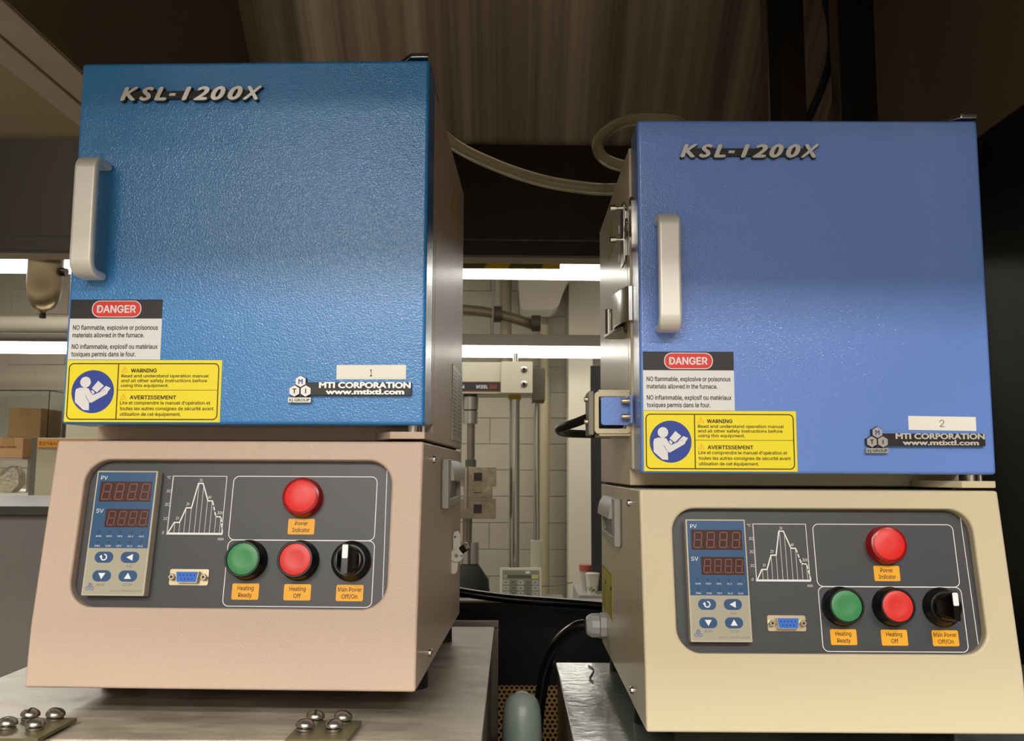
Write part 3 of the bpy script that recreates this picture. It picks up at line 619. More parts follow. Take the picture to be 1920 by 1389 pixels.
# -- right furnace, left flank: yellow labels, gland, latch, lock plate, limit switch
s = MB(); fr = LEFT.off(0, 0, -.4*mm)
for ya, yb_ in ((240, 298), (300, 356)):
    s.prism(fr, [(-yb_*mm, 43*mm), (-ya*mm, 43*mm), (-ya*mm, 91*mm), (-yb_*mm, 91*mm)], 0, .25*mm, tri_y)
    s.ringline(fr, rrect((-yb_+2)*mm, (-ya-2)*mm, 45*mm, 89*mm, 1*mm, 2), .8*mm, .3*mm, black)
    s.line(fr, [((-yb_+3)*mm, 68*mm), ((-ya-3)*mm, 68*mm)], .6*mm, .31*mm, black)
    for k in range(7): s.line(fr, [((-yb_+14)*mm, (65-k*2.8)*mm), ((-ya-6)*mm, (65-k*2.8)*mm)], .7*mm, .31*mm, black)
    s.flat(fr, [((-ya-20)*mm, 72*mm), ((-ya-6)*mm, 72*mm), ((-ya-6)*mm, 77*mm), ((-ya-20)*mm, 77*mm)], .31*mm, black)
s.build('yellow_label', rear2)
gy, gz = 310*mm, 27.4*mm; gm = mat('grey_nylon', (170, 170, 164), .35)
s = MB(); gf = F((.2*mm, gy, gz), (0, -1, 0), (0, 0, 1), (-1, 0, 0))
s.lathe(gf, 0, 0, [(14*mm, 0), (14*mm, 6.5*mm), (13.6*mm, 7*mm)], gm, 8).lathe(gf, 0, 0, [(12.4*mm, 7*mm), (12.4*mm, 7.6*mm)], slotm, 20).lathe(gf, 0, 0, [(13.4*mm, 7.6*mm), (13.2*mm, 16*mm), (11*mm, 20*mm), (9*mm, 22*mm), (5.5*mm, 22.5*mm)], gm, 12)
s.build('cable_gland', rear2, smooth=25)
s = MB(); s.prism(F((0, 0, 0), (0, 1, 0), (0, 0, 1), (-1, 0, 0)), rrect(48*mm, 64*mm, 388*mm, 436*mm, 5*mm, 4), -2.2*mm, .6*mm, steel_s); s.build('striker_plate', door2, bevel=.0005)
SL = F((0, 0, 0), (0, 1, 0), (0, 0, 1), (-1, 0, 0))
s = MB(); s.prism(SL, rrect(84*mm, 108*mm, 384*mm, 442*mm, 4*mm, 4), 1.5*mm, 3.2*mm, steel_s).box(SL, 88*mm, 104*mm, 392*mm, 434*mm, -.5*mm, 1.6*mm, steel_s)
s.prism(SL, [(66*mm, 417*mm), (86*mm, 405*mm), (88*mm, 411*mm), (70*mm, 422*mm)], 1*mm, 3*mm, steel_s); s.build('lock_plate', up2, bevel=.0005)
for z in (441, 411): MB().lathe(F((0, 104*mm, z*mm), (0, 1, 0), (0, 0, 1), (-1, 0, 0)), 0, 0, [(1.6*mm, 0), (1.6*mm, 8*mm), (3.6*mm, 8*mm), (3.6*mm, 13*mm), (3.2*mm, 13.4*mm)], chrome, 18).build('lock_pin', up2)
for z in (400, 429): MB().prism(SL, rrect(146*mm, 152*mm, (z-1)*mm, (z+8)*mm, 1*mm, 2), -.6*mm, .6*mm, mat('slot_pale', (200, 194, 180), .4, .6)).build('side_slot', up2)  # pale plates for the slots
s = MB()
hk = []
for k in range(9):
    a = R(180-k*11); hk.append((92*mm+30*mm*math.cos(a)*-1, 0))
s.prism(F((0, 0, 326*mm), (0, 1, 0), (-1, 0, 0), (0, 0, 1)), [(62*mm, -1.8*mm), (62*mm, 2.2*mm), (78*mm, 7*mm), (98*mm, 10.5*mm), (110*mm, 11.5*mm), (114*mm, 8*mm), (112*mm, -.4*mm), (76*mm, -.4*mm), (76*mm, -1.8*mm)][::-1], 2*mm, 33*mm, chrome)
s.prism(F((0, 0, 322*mm), (0, 1, 0), (-1, 0, 0), (0, 0, 1)), [(100*mm, -.4*mm), (76*mm, 6*mm), (98*mm, 13*mm), (128*mm, 17.5*mm), (136*mm, 14*mm), (136*mm, -.4*mm)][::-1], 0, 3*mm, chrome)
s.prism(F((0, 0, 325*mm), (0, 1, 0), (-1, 0, 0), (0, 0, 1)), [(121*mm, -.4*mm), (121*mm, 14.5*mm), (124*mm, 16.6*mm), (134*mm, 14*mm), (134*mm, -.4*mm)][::-1], 0, 24*mm, chrome)
s.lathe(F((-9*mm, 118*mm, 325*mm), (1, 0, 0), (0, 1, 0), (0, 0, 1)), 0, 0, [(3*mm, 0), (3*mm, 20*mm)], steel_s, 14)
lt = s.build('door_latch', up2, bevel=.0014, seg=3); bm_fix(lt)
# limit switch: cream U bracket on the body, blue angle on the door, four cap screws
s = MB(); bf = F((0, 84*mm, 0), (-1, 0, 0), (0, 0, 1), (0, -1, 0))
fr_ = rrect(-1*mm, 31*mm, 230*mm, 267*mm, 3.5*mm, 4); inn_ = rrect(3*mm, 27*mm, 234.5*mm, 262.5*mm, 1*mm, 4); n = len(fr_)
V_ = [bf.p(a, b, c) for c in (0, 6*mm) for a, b in fr_]+[bf.p(a, b, c) for c in (0, 6*mm) for a, b in inn_]
Fc = []
for i in range(n):
    j = (i+1) % n; Fc += [(i, j, n+j, n+i), (2*n+i, 3*n+i, 3*n+j, 2*n+j), (n+i, n+j, 3*n+j, 3*n+i), (i, 2*n+i, 2*n+j, j)]
s.add(V_, Fc, beige2); s.box(bf, -1*mm, 27*mm, 228*mm, 231*mm, -40*mm, 4*mm, beige2).box(bf, -1*mm, 27*mm, 266*mm, 269*mm, -40*mm, 4*mm, beige2)
sb = s.build('switch_bracket', up2, bevel=.0008); bm_fix(sb)
MB().box(bf, 4*mm, 30*mm, 236*mm, 261*mm, -36*mm, -8*mm, blackpl).box(bf, 31*mm, 36*mm, 229*mm, 268*mm, -34*mm, 2*mm, mat('switch_case', (126, 118, 104), .5)).build('limit_switch', up2, bevel=.001)
s = MB().prism(bf, rrect(-.6*mm, 25.5*mm, 237.5*mm, 262*mm, 2.5*mm, 4), 7*mm, 9.5*mm, blue2).box(bf, -.6*mm, 2*mm, 238*mm, 263*mm, 9*mm, 25*mm, blue2); s.build('striker_angle', door2, bevel=.0006)
for z in (244.5, 258): MB().lathe(F((-1.6*mm, 68*mm, z*mm), (0, 1, 0), (0, 0, 1), (-1, 0, 0)), 0, 0, [(2.9*mm, 0), (2.9*mm, 1.2*mm), (2.4*mm, 1.4*mm), (2.4*mm, 6.2*mm), (2.1*mm, 6.8*mm)], sgold, 16).build('cap_screw', door2)
for z in (241, 261): MB().lathe(F((-30.5*mm, 90*mm, z*mm), (0, 1, 0), (0, 0, 1), (-1, 0, 0)), 0, 0, [(2.9*mm, 0), (2.9*mm, 1*mm), (2.4*mm, 1.2*mm), (2.4*mm, 8*mm), (2.1*mm, 8.6*mm)], sgold, 16).build('cap_screw', up2)
MB().tube(smooth_path([(-34*mm, 112*mm, 246*mm), (-42*mm, 125*mm, 243*mm), (-52*mm, 145*mm, 240*mm), (-58*mm, 170*mm, 238*mm), (-50*mm, 210*mm, 236*mm), (-20*mm, 240*mm, 236*mm), (2*mm, 250*mm, 236*mm)]), 4.2*mm, blackpl).build('switch_cable', up2)
# mains cable from the gland
mc = MB().tube(smooth_path([(-22.6*mm, 310*mm, 27.4*mm), (-34*mm, 314*mm, 24*mm), (-51*mm, 325*mm, 8*mm), (-63*mm, 335*mm, -17*mm), (-70*mm, 337*mm, -47*mm), (-76*mm, 337*mm, -100*mm), (-80*mm, 337*mm, -200*mm), (-84*mm, 340*mm, -420*mm)]), 6.6*mm, mat('glossy_cable', (12, 12, 12), .22)).build('mains_cable', loc=f2.location)
mc.rotation_euler = f2.rotation_euler; tag(mc, 'thick black mains cable curving down from the grey gland', 'cable')

# ------------------------------------------------------------------ benches the furnaces stand on
worn = mat('worn_galvanised_top', (104, 96, 84), .40, .25, noise=(13, (190, 180, 160), .75, (1, 3, 1)), streak=.10, bump=(70, .4, .0012))
worn_side = mat('worn_galvanised_side', (92, 86, 76), .45, .6, noise=(5, (116, 108, 96), .7))
brassy = mat('brassy_plate', (122, 112, 66), .45, .6, noise=(70, (96, 92, 84), .7)); old_screw = mat('old_screw', (160, 152, 142), .32, .9, noise=(300, (110, 102, 94), .7))
zb = -.1606-.022
b1 = empty('steel_cabinet', wp(-.235, .85, -1.3), 0, 'worn grey steel cabinet under the furnace numbered 1', 'cabinet')
L = F((.235, -.85, 1.3), (1, 0, 0), (0, 1, 0), (0, 0, 1))
MB().box(L, -.448, -.0225, .64, 1.085, -1.3, zb-.003, worn_side).build('cabinet_body', b1, bevel=.003)
MB().box(L, -.450, -.0195, .636, 1.088, zb-.003, zb, worn).build('top_sheet', b1, bevel=.0012)
MB().box(L, -.45, -.0145, 1.0885, 1.1075, -1.25, zb-.004, worn_side).box(L, -.45, -.0145, 1.104, 1.108, zb-.004, zb+.004, worn_side).build('rear_frame', b1, bevel=.0008)
tape = MB().box(L, -.0223, -.0195, .62, .66, zb-.04, zb-.003, steel_s).build('side_hook', b1)
def old_scr(x, y, z, rot, parent, tilt):
    n = Vector((math.sin(tilt)*math.cos(rot*2), math.sin(tilt)*math.sin(rot*2), math.cos(tilt))).normalized()
    u = Vector((math.cos(rot), math.sin(rot), 0)); u = (u-n*u.dot(n)).normalized(); fr = F(L.p(x, y, z), u, n.cross(u), n); r = 6.6*mm
    s = MB(); s.lathe(fr, 0, 0, [(5.6*mm, 0), (5.6*mm, 1.5*mm), (3*mm, 1.6*mm), (3*mm, 2.6*mm), (r, 2.8*mm), (r*1.0, 3.4*mm)], old_screw, 24)
    prof = [(r*math.cos(R(a)), 3.4*mm+4.3*mm*math.sin(R(a))) for a in (0, 15, 32, 50, 68, 84)]
    s.lathe(fr, 0, 0, prof, old_screw, 24); sl = [((r+.05*mm)*math.cos(R(a)), 3.4*mm+4.42*mm*math.sin(R(a))) for a in range(28, 153, 8)]
    s.prism(F(fr.p(0, -.7*mm, 0), fr.u, fr.n, fr.v), sl, 0, 1.4*mm, slotm); s.build('screw', parent, smooth=50)
def hinge_plate(x0, x1, y0, y1, spots):
    p = MB().prism(L, [(x0, y0), (x1, y0), (x1+.002, y1), (x0+.002, y1)], zb+.002, zb+.0045, brassy).box(L, x0+.004, x1-.003, y0+.006, y1-.006, zb, zb+.002, worn_side).box(L, x0+.01, x1-.012, .626, .6355, zb-.03, zb-.004, steel_s).build('hinge_plate', b1, bevel=.0004)
    for k, (x, y) in enumerate(spots): old_scr(x, y, zb+.0045, 1.2*k+.5, p, (.10, -.08, .12, .05)[k])
hinge_plate(-.365, -.314, .622, .672, [(-.3475, .645), (-.3440, .668), (-.3265, .669), (-.3270, .6425)])
hinge_plate(-.1500, -.1085, .622, .668, [(-.1415, .643), (-.1395, .666), (-.1195, .665), (-.1215, .643)])

z2 = -.1972-.022
green_m = mat('grey_green_enamel', (92, 102, 98), .22, noise=(16, (112, 118, 110), .7), bump=(90, .3, .0010), coat=1.); brush_m = mat('brown_brushed_side', (108, 94, 74), .36, .8, noise=(3, (90, 78, 62), .6, (8, 8, .6)))
b2 = empty('enamel_cabinet', wp(.35, .85, -1.3), 0, 'grey green enamelled cabinet under the furnace numbered 2', 'cabinet')
L2 = F((-.35, -.85, 1.3), (1, 0, 0), (0, 1, 0), (0, 0, 1))
MB().box(L2, .0535, .60, .66, 1.065, -1.3, z2-.004, brush_m).build('cabinet_body', b2, bevel=.002)
MB().box(L2, .0515, .602, .655, 1.069, z2-.004, z2, green_m).build('top_sheet', b2, bevel=.0015)
MB().tube(smooth_path([L2.p(.088, 1.05, z2+.0008), L2.p(.092, 1.03, z2+.001), L2.p(.089, 1.01, z2+.001), L2.p(.084, .985, z2+.001), L2.p(.086, .97, z2+.001)]), .0007, mat('scratch', (60, 54, 46), .6), 6).build('surface_crack', b2)

# perforated grille, grey grip post between the cabinets
perf = mat('warm_tinted_perforated', (206, 170, 108), .28, .6)  # glow of warm reflections is put into the metal's tint
s = MB(); pf = F(wp(-.012, 1.272, -.292), (1, 0, 0), Vector((0, -.62, -.78)).normalized(), Vector((0, -.78, .62)).normalized())
pw, ph = .0068, .0059; r0 = .0025
for j in range(34):
    for i in range(-4, 14):
        cx = i*pw+(pw/2 if j % 2 else 0); cy = j*ph+ph/2
        hx = [(cx+pw/1.732*.998*math.sin(R(60*k)), cy+pw/1.732*.998*math.cos(R(60*k))) for k in range(6)]
        ho = [(cx+r0*math.sin(R(60*k)), cy+r0*math.cos(R(60*k))) for k in range(6)]
        s.add([pf.p(a, b, 0) for a, b in hx+ho]+[pf.p(a, b, -.001) for a, b in ho], [(k, (k+1) % 6, 6+(k+1) % 6, 6+k) for k in range(6)]+[(6+k, 6+(k+1) % 6, 12+(k+1) % 6, 12+k) for k in range(6)], perf)
gr = tag(s.build('perforated_grille'), 'warm tinted perforated metal grille low in the gap between the cabinets', 'grille')
s = MB(); ax = [(0.0112, .936, -.2235), (.0112, .935, -.2245), (.0112, .934, -.2285), (.0113, .932, -.2355), (.0114, .930, -.245), (.0116, .927, -.262), (.012, .915, -.34), (.013, .90, -.50), (.013, .90, -1.299)]
gpost = mat('grey_green_rubber', (126, 138, 130), .34, noise=(30, (140, 148, 138), .6))
s.tube([wp(*p) for p in ax], [.007, .0125, .0162, .0185, .0195, .0200, .0205, .021, .021], gpost, 28)
tag(s.build('grip_post', smooth=60), 'grey green rounded post between the two cabinets', 'post')

# ------------------------------------------------------------------ behind the benches
blk_panel = mat('matt_black_panel', (9, 9, 9), .5); grey_tab = mat('grey_laminate', (140, 134, 124), .4)
e = empty('black_screen', wp(.15, 1.5, -1.3), 0, 'black low screen behind the gap between both furnaces', 'screen')
LL = F((-.15, -1.5, 1.3), (1, 0, 0), (0, 1, 0), (0, 0, 1))
MB().box(LL, -.30, .61, 1.5, 1.53, -1.3, -.2135, blk_panel).build('screen_panel', e)
MB().box(LL, -.30, .61, 1.5, 1.53, -.2135, -.2105, grey_tab).build('top_trim', e)
s = MB().tube(smooth_path([wp(-.20, 1.40, -.165), wp(-.10, 1.40, -.180), wp(-.078, 1.40, -.1835), wp(-.047, 1.40, -.188), wp(.0015, 1.40, -.1935), wp(.0665, 1.40, -.198), wp(.1354, 1.40, -.203), wp(.22, 1.40, -.21)]), .0092, mat('gloss_black', (8, 8, 8), .15), 16, flatz=.75)
for x, z in ((-.19, -.167), (.21, -.2095)): s.box(W, x-.005, x+.005, 1.397, 1.403, -1.3, z, blk_panel)
tag(s.build('bent_rail'), 'glossy black bowed rail crossing the gap between the furnaces', 'rail')
gp = mat('grey_cabinet_paint', (104, 100, 94), .45, noise=(2, (96, 92, 86), .5), bump=(200, .1, .001))
e = empty('grey_counter', wp(-.8, 1.6, -1.3), 0, 'mid grey counter with black top edge behind the left furnace', 'counter')
LL = F((.8, -1.6, 1.3), (1, 0, 0), (0, 1, 0), (0, 0, 1))
MB().box(LL, -1.5, -.32, 1.5, 2.1, -1.3, -.077, gp).build('counter_front', e)
MB().box(LL, -1.52, -.31, 1.485, 2.1, -.076, -.0608, mat('black_worktop', (34, 32, 31), .35, noise=(8, (60, 56, 52), .7))).build('worktop', e, bevel=.002)

# lab shelf table with stuff seen at the left edge
e = empty('side_table', wp(-1.4, 3.0, -1.3), 0, 'pale steel table far behind at the left edge', 'table')
LL = F((1.4, -3.0, 1.3), (1, 0, 0), (0, 1, 0), (0, 0, 1)); creamp = mat('cream_enamel', (206, 198, 174), .45); pale = mat('pale_grey', (158, 152, 142), .5)
MB().box(LL, -1.95, -.9, 2.85, 3.5, -.0845, -.0775, creamp).build('tabletop', e)
MB().box(LL, -1.95, -.9, 2.87, 2.9, -.17, -.0845, blk_panel).build('apron', e)
for x, y in ((-1.93, 2.88), (-.94, 2.88), (-1.93, 3.46), (-.94, 3.46)): MB().box(LL, x, x+.03, y, y+.03, -1.3, -.17, pale).build('leg', e)
e = empty('instrument_cabinet', wp(-1.4, 2.95, -.0775), 0, 'beige instrument cabinet with an orange name strip beside left furnace', 'instrument')
LL = F((1.4, -2.95, .0775), (1, 0, 0), (0, 1, 0), (0, 0, 1)); kh = mat('khaki_enamel', (166, 158, 130), .45)
FRW = F(LL.p(0, 2.73, 0), (1, 0, 0), (0, 0, 1), (0, -1, 0)); or_m = mat('orange_strip', (206, 140, 44), .5)
e.location = wp(-1.4, 2.95, -1.3); LL = F((1.4, -2.95, 1.3), (1, 0, 0), (0, 1, 0), (0, 0, 1))
FRW = F(LL.p(0, 2.73, 0), (1, 0, 0), (0, 0, 1), (0, -1, 0))
MB().box(LL, -1.435, -1.1, 2.73, 2.84, -1.3, .093, kh).build('cabinet_body', e, bevel=.002)
MB().box(LL, -1.455, -1.435, 2.735, 2.84, -1.3, .093, mat('dark_side', (92, 84, 76), .5)).build('side_strip', e)
MB().box(FRW, -1.432, -1.12, .064, .088, 0, .004, or_m).text(FRW, 'DIFFRACTOMETER', -1.425, -1.30, .071, .010, .0042, brownp, .01).build('name_strip', e)
MB().box(FRW, -1.385, -1.12, -.30, .030, 0, .003, kh).build('door_panel', e, bevel=.001)
MB().lathe(FRW, -1.428, -.103, [(.004, 0), (.004, .004)], chrome, 12).build('knob', e)
tag(MB().box(W, -1.495, -1.2, 3.02, 3.3, -.0775, .32, creamp).build('cream_case', bevel=.003), 'tall cream case seen below the left furnace door', 'case')
# boxes
card = mat('cardboard', (186, 146, 98), .7, noise=(9, (174, 134, 88), .5)); tapem = mat('box_tape', (170, 130, 84), .4)
def carton(x0, x1, y0, y1, z0, z1, label, text=None):
    o = empty('cardboard_box', wp((x0+x1)/2, (y0+y1)/2, z0), 0, label, 'box', 'cartons on the far side table')
    q = F((-(x0+x1)/2, -(y0+y1)/2, -z0), (1, 0, 0), (0, 1, 0), (0, 0, 1))
    MB().box(q, x0, x1, y0, y1, z0, z1, card).build('carton', o, bevel=.002)
    fw = F(q.p(0, y0, 0), (1, 0, 0), (0, 0, 1), (0, -1, 0)); s = MB().box(fw, (x0+x1)/2-.02, (x0+x1)/2+.02, z1-.03, z1+.0006, 0, .0006, tapem)
    if text: s.text(fw, text, x0+.02, x1-.02, (z0+z1)/2, .008, .001, brownp)
    s.build('packing_tape', o)
acr = mat('clear_acrylic', (235, 240, 238), .04, trans=1., ior=1.15)
shelf = tag(MB().box(W, -1.93, -1.50, 3.02, 3.30, .098, .103, mat('acrylic_shelf', (190, 190, 186), .1, trans=.5)).box(W, -1.93, -1.925, 3.02, 3.3, -.0775, .098, pale).box(W, -1.505, -1.50, 3.02, 3.3, -.0775, .098, mat('acrylic_shelf', (190, 190, 186), .1, trans=.5)).build('acrylic_shelf'), 'clear acrylic riser shelf on the far side table', 'shelf')
carton(-1.71, -1.60, 3.06, 3.2, .1035, .205, 'cardboard box inside the clear case on the riser shelf')
carton(-1.685, -1.585, 2.93, 3.0, .034, .099, 'cardboard box with printed line below the acrylic shelf', 'Fisher Scientific')
shelf2 = tag(MB().box(W, -1.95, -1.57, 2.90, 3.01, .029, .0335, pale).box(W, -1.95, -1.945, 2.9, 3.01, -.0775, .029, pale).box(W, -1.578, -1.57, 2.95, 3.01, -.0775, .029, pale).build('small_rack'), 'small pale rack under the printed cardboard box', 'rack')
e = empty('display_case', wp(-1.75, 3.15, .1035), 0, 'clear acrylic case with a slanted edge on the riser shelf', 'case')
q = F((1.75, -3.15, -.1035), (1, 0, 0), (0, 1, 0), (0, 0, 1))
for nm, a in (('front_pane', (-1.92, -1.565, 3.035, 3.038, .1035, .262)), ('back_pane', (-1.92, -1.565, 3.285, 3.288, .1035, .262)), ('side_pane', (-1.565, -1.562, 3.035, 3.288, .1035, .262)), ('lid_pane', (-1.92, -1.562, 3.035, 3.288, .262, .265))):
    MB().box(q, *a, acr).build(nm, e)
tag(MB().prism(W.off(0, 3.1, 0) if False else F(wp(0, 3.2, 0), (1, 0, 0), (0, 0, 1), (0, -1, 0)), [(-1.558, .1035), (-1.515, .1035), (-1.528, .215), (-1.558, .215)], 0, .08, mat('dark_grey_box', (104, 98, 92), .5)).build('instrument_box', bevel=.002), 'small dark grey wedge box beside the clear case', 'box')
s = MB(); bagm = mat('clear_plastic_bag', (214, 208, 190), .12, trans=.75, ior=1.2, bump=(90, 1., .01))
P_ = [(-1.70, -.0775), (-1.60, -.0775), (-1.575, -.05), (-1.58, -.01), (-1.60, .012), (-1.63, -.005), (-1.66, -.03), (-1.70, -.045)]
s.prism(F(wp(0, 2.95, 0), (1, 0, 0), (0, 0, 1), (0, -1, 0)), [(a-.0, b) for a, b in P_], 0, .05, bagm)
tag(s.build('plastic_bag', bevel=.008, seg=3), 'crumpled clear plastic bag on the far side table', 'bag')

# hanging brown glass trap and pipe at the left
s = MB(); amber = mat('brown_glass', (132, 116, 90), .3, trans=.35, ior=1.2)
tf = F(wp(-1.532, 2.9, 0), (1, 0, 0), (0, 1, 0), (0, 0, 1))
e = empty('glass_trap', wp(-1.532, 2.9, .5), 0, 'brown glass trap hanging under the canopy at the far left', 'glassware')
q = F((0, 0, -.5), (1, 0, 0), (0, 1, 0), (0, 0, 1))
MB().lathe(q, 0, 0, [(.006, .50), (.012, .513), (.030, .522), (.043, .540), (.051, .568), (.054, .60), (.054, .68)], amber, 28).build('bulb', e, smooth=60)
MB().lathe(q, 0, 0, [(.009, .488), (.011, .490), (.011, .503), (.007, .506)], mat('dark_metal', (60, 50, 42), .4, .6), 16).build('drain_nut', e)
MB().lathe(q, 0, 0, [(.054, .68), (.054, .72), (.01, .73), (.01, 1.6)], mat('dark_metal', (60, 50, 42), .4, .6), 20).tube([q.p(.04, 0, .645), q.p(.07, 0, .64)], .014, mat('dark_metal', (60, 50, 42), .4, .6)).build('trap_mount', e)
pipe_m = mat('pipe_paint', (150, 142, 126), .5)
s = MB().tube([wp(-3.98, 5.6, .90), wp(-1.2, 5.6, .90)], .055, pipe_m, 20)
for x in (-3.5, -1.4): s.box(W, x-.008, x+.008, 5.59, 5.61, .95, 1.6, steel_s)
tag(s.build('ceiling_pipe'), 'grey brown horizontal pipe at the far left', 'pipe')

# ------------------------------------------------------------------ far lamps
tube_m = mat('lamp_tube', (255, 250, 238), .4, emit=((1, .97, .89), 5.5)); hous = mat('lamp_housing', (120, 114, 104), .5)
def lamp(x0, x1, y, zl, zh, w, label, hz, drop=1.6, tilt=0., rods=(-1.6, 1.6)):
    e = empty('strip_lamp', wp((x0+x1)/2, y, zl), 0, label, 'lamp')
    q = F((0, 0, -zl), (1, 0, 0), (0, 1, 0), (0, 0, 1)); h = (x1-x0)/2
    e.rotation_euler = (0, -tilt if False else tilt, 0)
    MB().box(q, -h, h, -w/2, w/2, zl, zh, tube_m).build('diffuser', e, bevel=.004)
    MB().box(q, -h, h, -w/2-.01, w/2+.01, zh, zh+hz, hous).build('housing', e, bevel=.004)
    for x in rods: MB().box(q, x-.006, x+.006, -.006, .006, zh+hz, drop, hous).build('suspension_rod', e)
lamp(-3.6, 1.9, 4.5, .987, 1.053, .12, 'upper glowing strip lamp right under the canopy lip', .05, 1.6, .008)
lamp(-3.6, 2.2, 5.9, .755, .815, .14, 'lower glowing strip lamp crossing the far wall', .075, 1.6, .004, (-2.0, .57))
# hazard striped board under the lip
hy_y, hy_g = mat('hazard_yellow', (250, 206, 40), .5), mat('hazard_grey', (120, 112, 62), .5)
s = MB(); hf = F(wp(0, 1.86, 0), (1, 0, 0), (0, 0, 1), (0, -1, 0)); zt, zb_ = .4155, .4075
e = empty('hazard_strip', wp(-.2, 1.86, .405), 0, 'yellow and dark hazard striped strip under the canopy lip', 'strip')
q = F((.2, -1.86, -.405), (1, 0, 0), (0, 1, 0), (0, 0, 1))
hf = F(q.p(0, 1.86, 0), (1, 0, 0), (0, 0, 1), (0, -1, 0))
MB().box(hf, -.60, .1005, .4232, .4365, -.004, 0, hy_y).build('backing', e)
for x in (-.5, .02): MB().box(q, x, x+.01, 1.73, 1.858, .436, .438, lip_m).build('fixing_clip', e)
for k in range(-4, 1):
    MB().prism(hf, [(0, .4232), (.07, .4232), (.078, .4365), (.008, .4365)], 0, .0004, hy_g).build('stripe', e, loc=(-.01+k*.12, 0, 0))

# ------------------------------------------------------------------ testing machine in the gap
LLm = F((-.05, -5.0, 1.3), (1, 0, 0), (0, 1, 0), (0, 0, 1)); e = empty('testing_machine', wp(.05, 5.0, -1.3), 0, 'cream tensile testing machine with crosshead and steel columns between the furnaces', 'machine')
FM = F(LLm.p(0, 4.9, 0), (1, 0, 0), (0, 0, 1), (0, -1, 0)); mcream = mat('machine_cream', (206, 200, 178), .45); mdark = mat('machine_dark', (52, 52, 56), .4)
MB().box(LLm, -.75, -.06, 4.92, 5.2, .42, .594, mcream).build('crosshead', e, bevel=.004)
MB().box(LLm, -.06, .113, 4.88, 5.2, .42, .594, mcream).build('end_block', e, bevel=.004)
s = MB(); FP = FM.off(0, 0, -.02)
s.box(FP, -.745, -.063, .432, .485, 0, .002, mdark); s.ringline(FP, [(-.745, .432), (-.063, .432), (-.063, .485), (-.745, .485)], .004, .0024, mat('orange_line', (190, 90, 50), .5))
s.text(FP, 'N', -.280, -.262, .449, .018, .0026, white, .02); s.text(FP, 'MODEL', -.195, -.132, .449, .018, .0026, white, .02); s.text(FP, '1361', -.122, -.082, .449, .020, .0026, mat('orange_line', (190, 90, 50), .5), .02)
s.build('name_plate', e)
for z in (.55, .47): MB().lathe(F(LLm.p(.066, 4.88, z), (1, 0, 0), (0, 0, 1), (0, -1, 0)), 0, 0, [(.018, 0), (.018, .006), (.012, .010)], steel_s, 20).lathe(F(LLm.p(.066, 4.88, z), (1, 0, 0), (0, 0, 1), (0, -1, 0)), 0, 0, [(.009, .010), (.009, .0104)], slotm, 6).build('bolt', e)
polished = mat('polished_column', (196, 194, 190), .22, 1.)
def vcyl(x, y, r, z0, z1, m, name, seg=24): MB().lathe(LLm, x, y, [(r, z0), (r, z1)], m, seg).build(name, e)
vcyl(.0155, 5.05, .030, -.72, .42, polished, 'column'); vcyl(-.62, 5.05, .030, -.72, .42, polished, 'column'); vcyl(.0155, 5.05, .036, .398, .42, mat('yellow_collar', (206, 170, 40), .4), 'collar')
vcyl(.02, 5.05, .014, .594, .66, polished, 'drive_screw')
vcyl(.146, 5.3, .019, -.40, .60, polished, 'guide_rod'); vcyl(.146, 5.3, .034, -.72, -.40, mcream, 'guide_base')
MB().box(LLm, .118, .19, 5.12, 5.36, .40, .585, mat('bracket_brown', (92, 82, 68), .5)).build('side_bracket', e, bevel=.003)
vcyl(-.23, 4.98, .045, .335, .405, polished, 'load_cell'); vcyl(-.23, 4.98, .043, .257, .328, polished, 'load_cell'); vcyl(-.23, 4.98, .038, .328, .42, mdark, 'spindle')
vcyl(-.225, 4.98, .022, .05, .257, mat('heat_tinted_rod', (170, 140, 112), .3, .9, noise=(12, (120, 128, 136), .6)), 'pull_rod'); vcyl(-.225, 4.98, .030, .02, .06, mat('green_nut', (86, 96, 84), .4, .6), 'nut', 6)
tg = mat('tarnished_grip', (206, 192, 164), .3, .7, noise=(20, (110, 98, 84), .7))
for z0, z1, x1, nm in ((-.085, .020, -.085, 'grip_block'), (-.150, -.085, -.105, 'wedge'), (-.258, -.150, -.085, 'grip_block')):
    MB().box(LLm, -.30 if nm != 'wedge' else -.26, x1, 4.92, 5.06, z0, z1, tg).box(LLm, -.205, -.160, 4.916, 4.92, z0+.03, z1-.03, mdark).build(nm, e, bevel=.004)
vcyl(-.245, 4.9, .010, -.2, .02, polished, 'tie_rod'); vcyl(-.24, 4.98, .026, -.44, -.25, mat('heat_tinted_rod', (170, 140, 112), .3), 'pull_rod')
vcyl(-.225, 4.98, .050, -.50, -.385, polished, 'lower_cell'); MB().lathe(LLm, -.225, 4.98, [(.045, -.50), (.10, -.58), (.12, -.72)], rubber, 28).build('bellows', e)
MB().box(LLm, -.80, .30, 4.6, 5.4, -1.3, -.72, grey_tab).build('machine_base', e, bevel=.004)
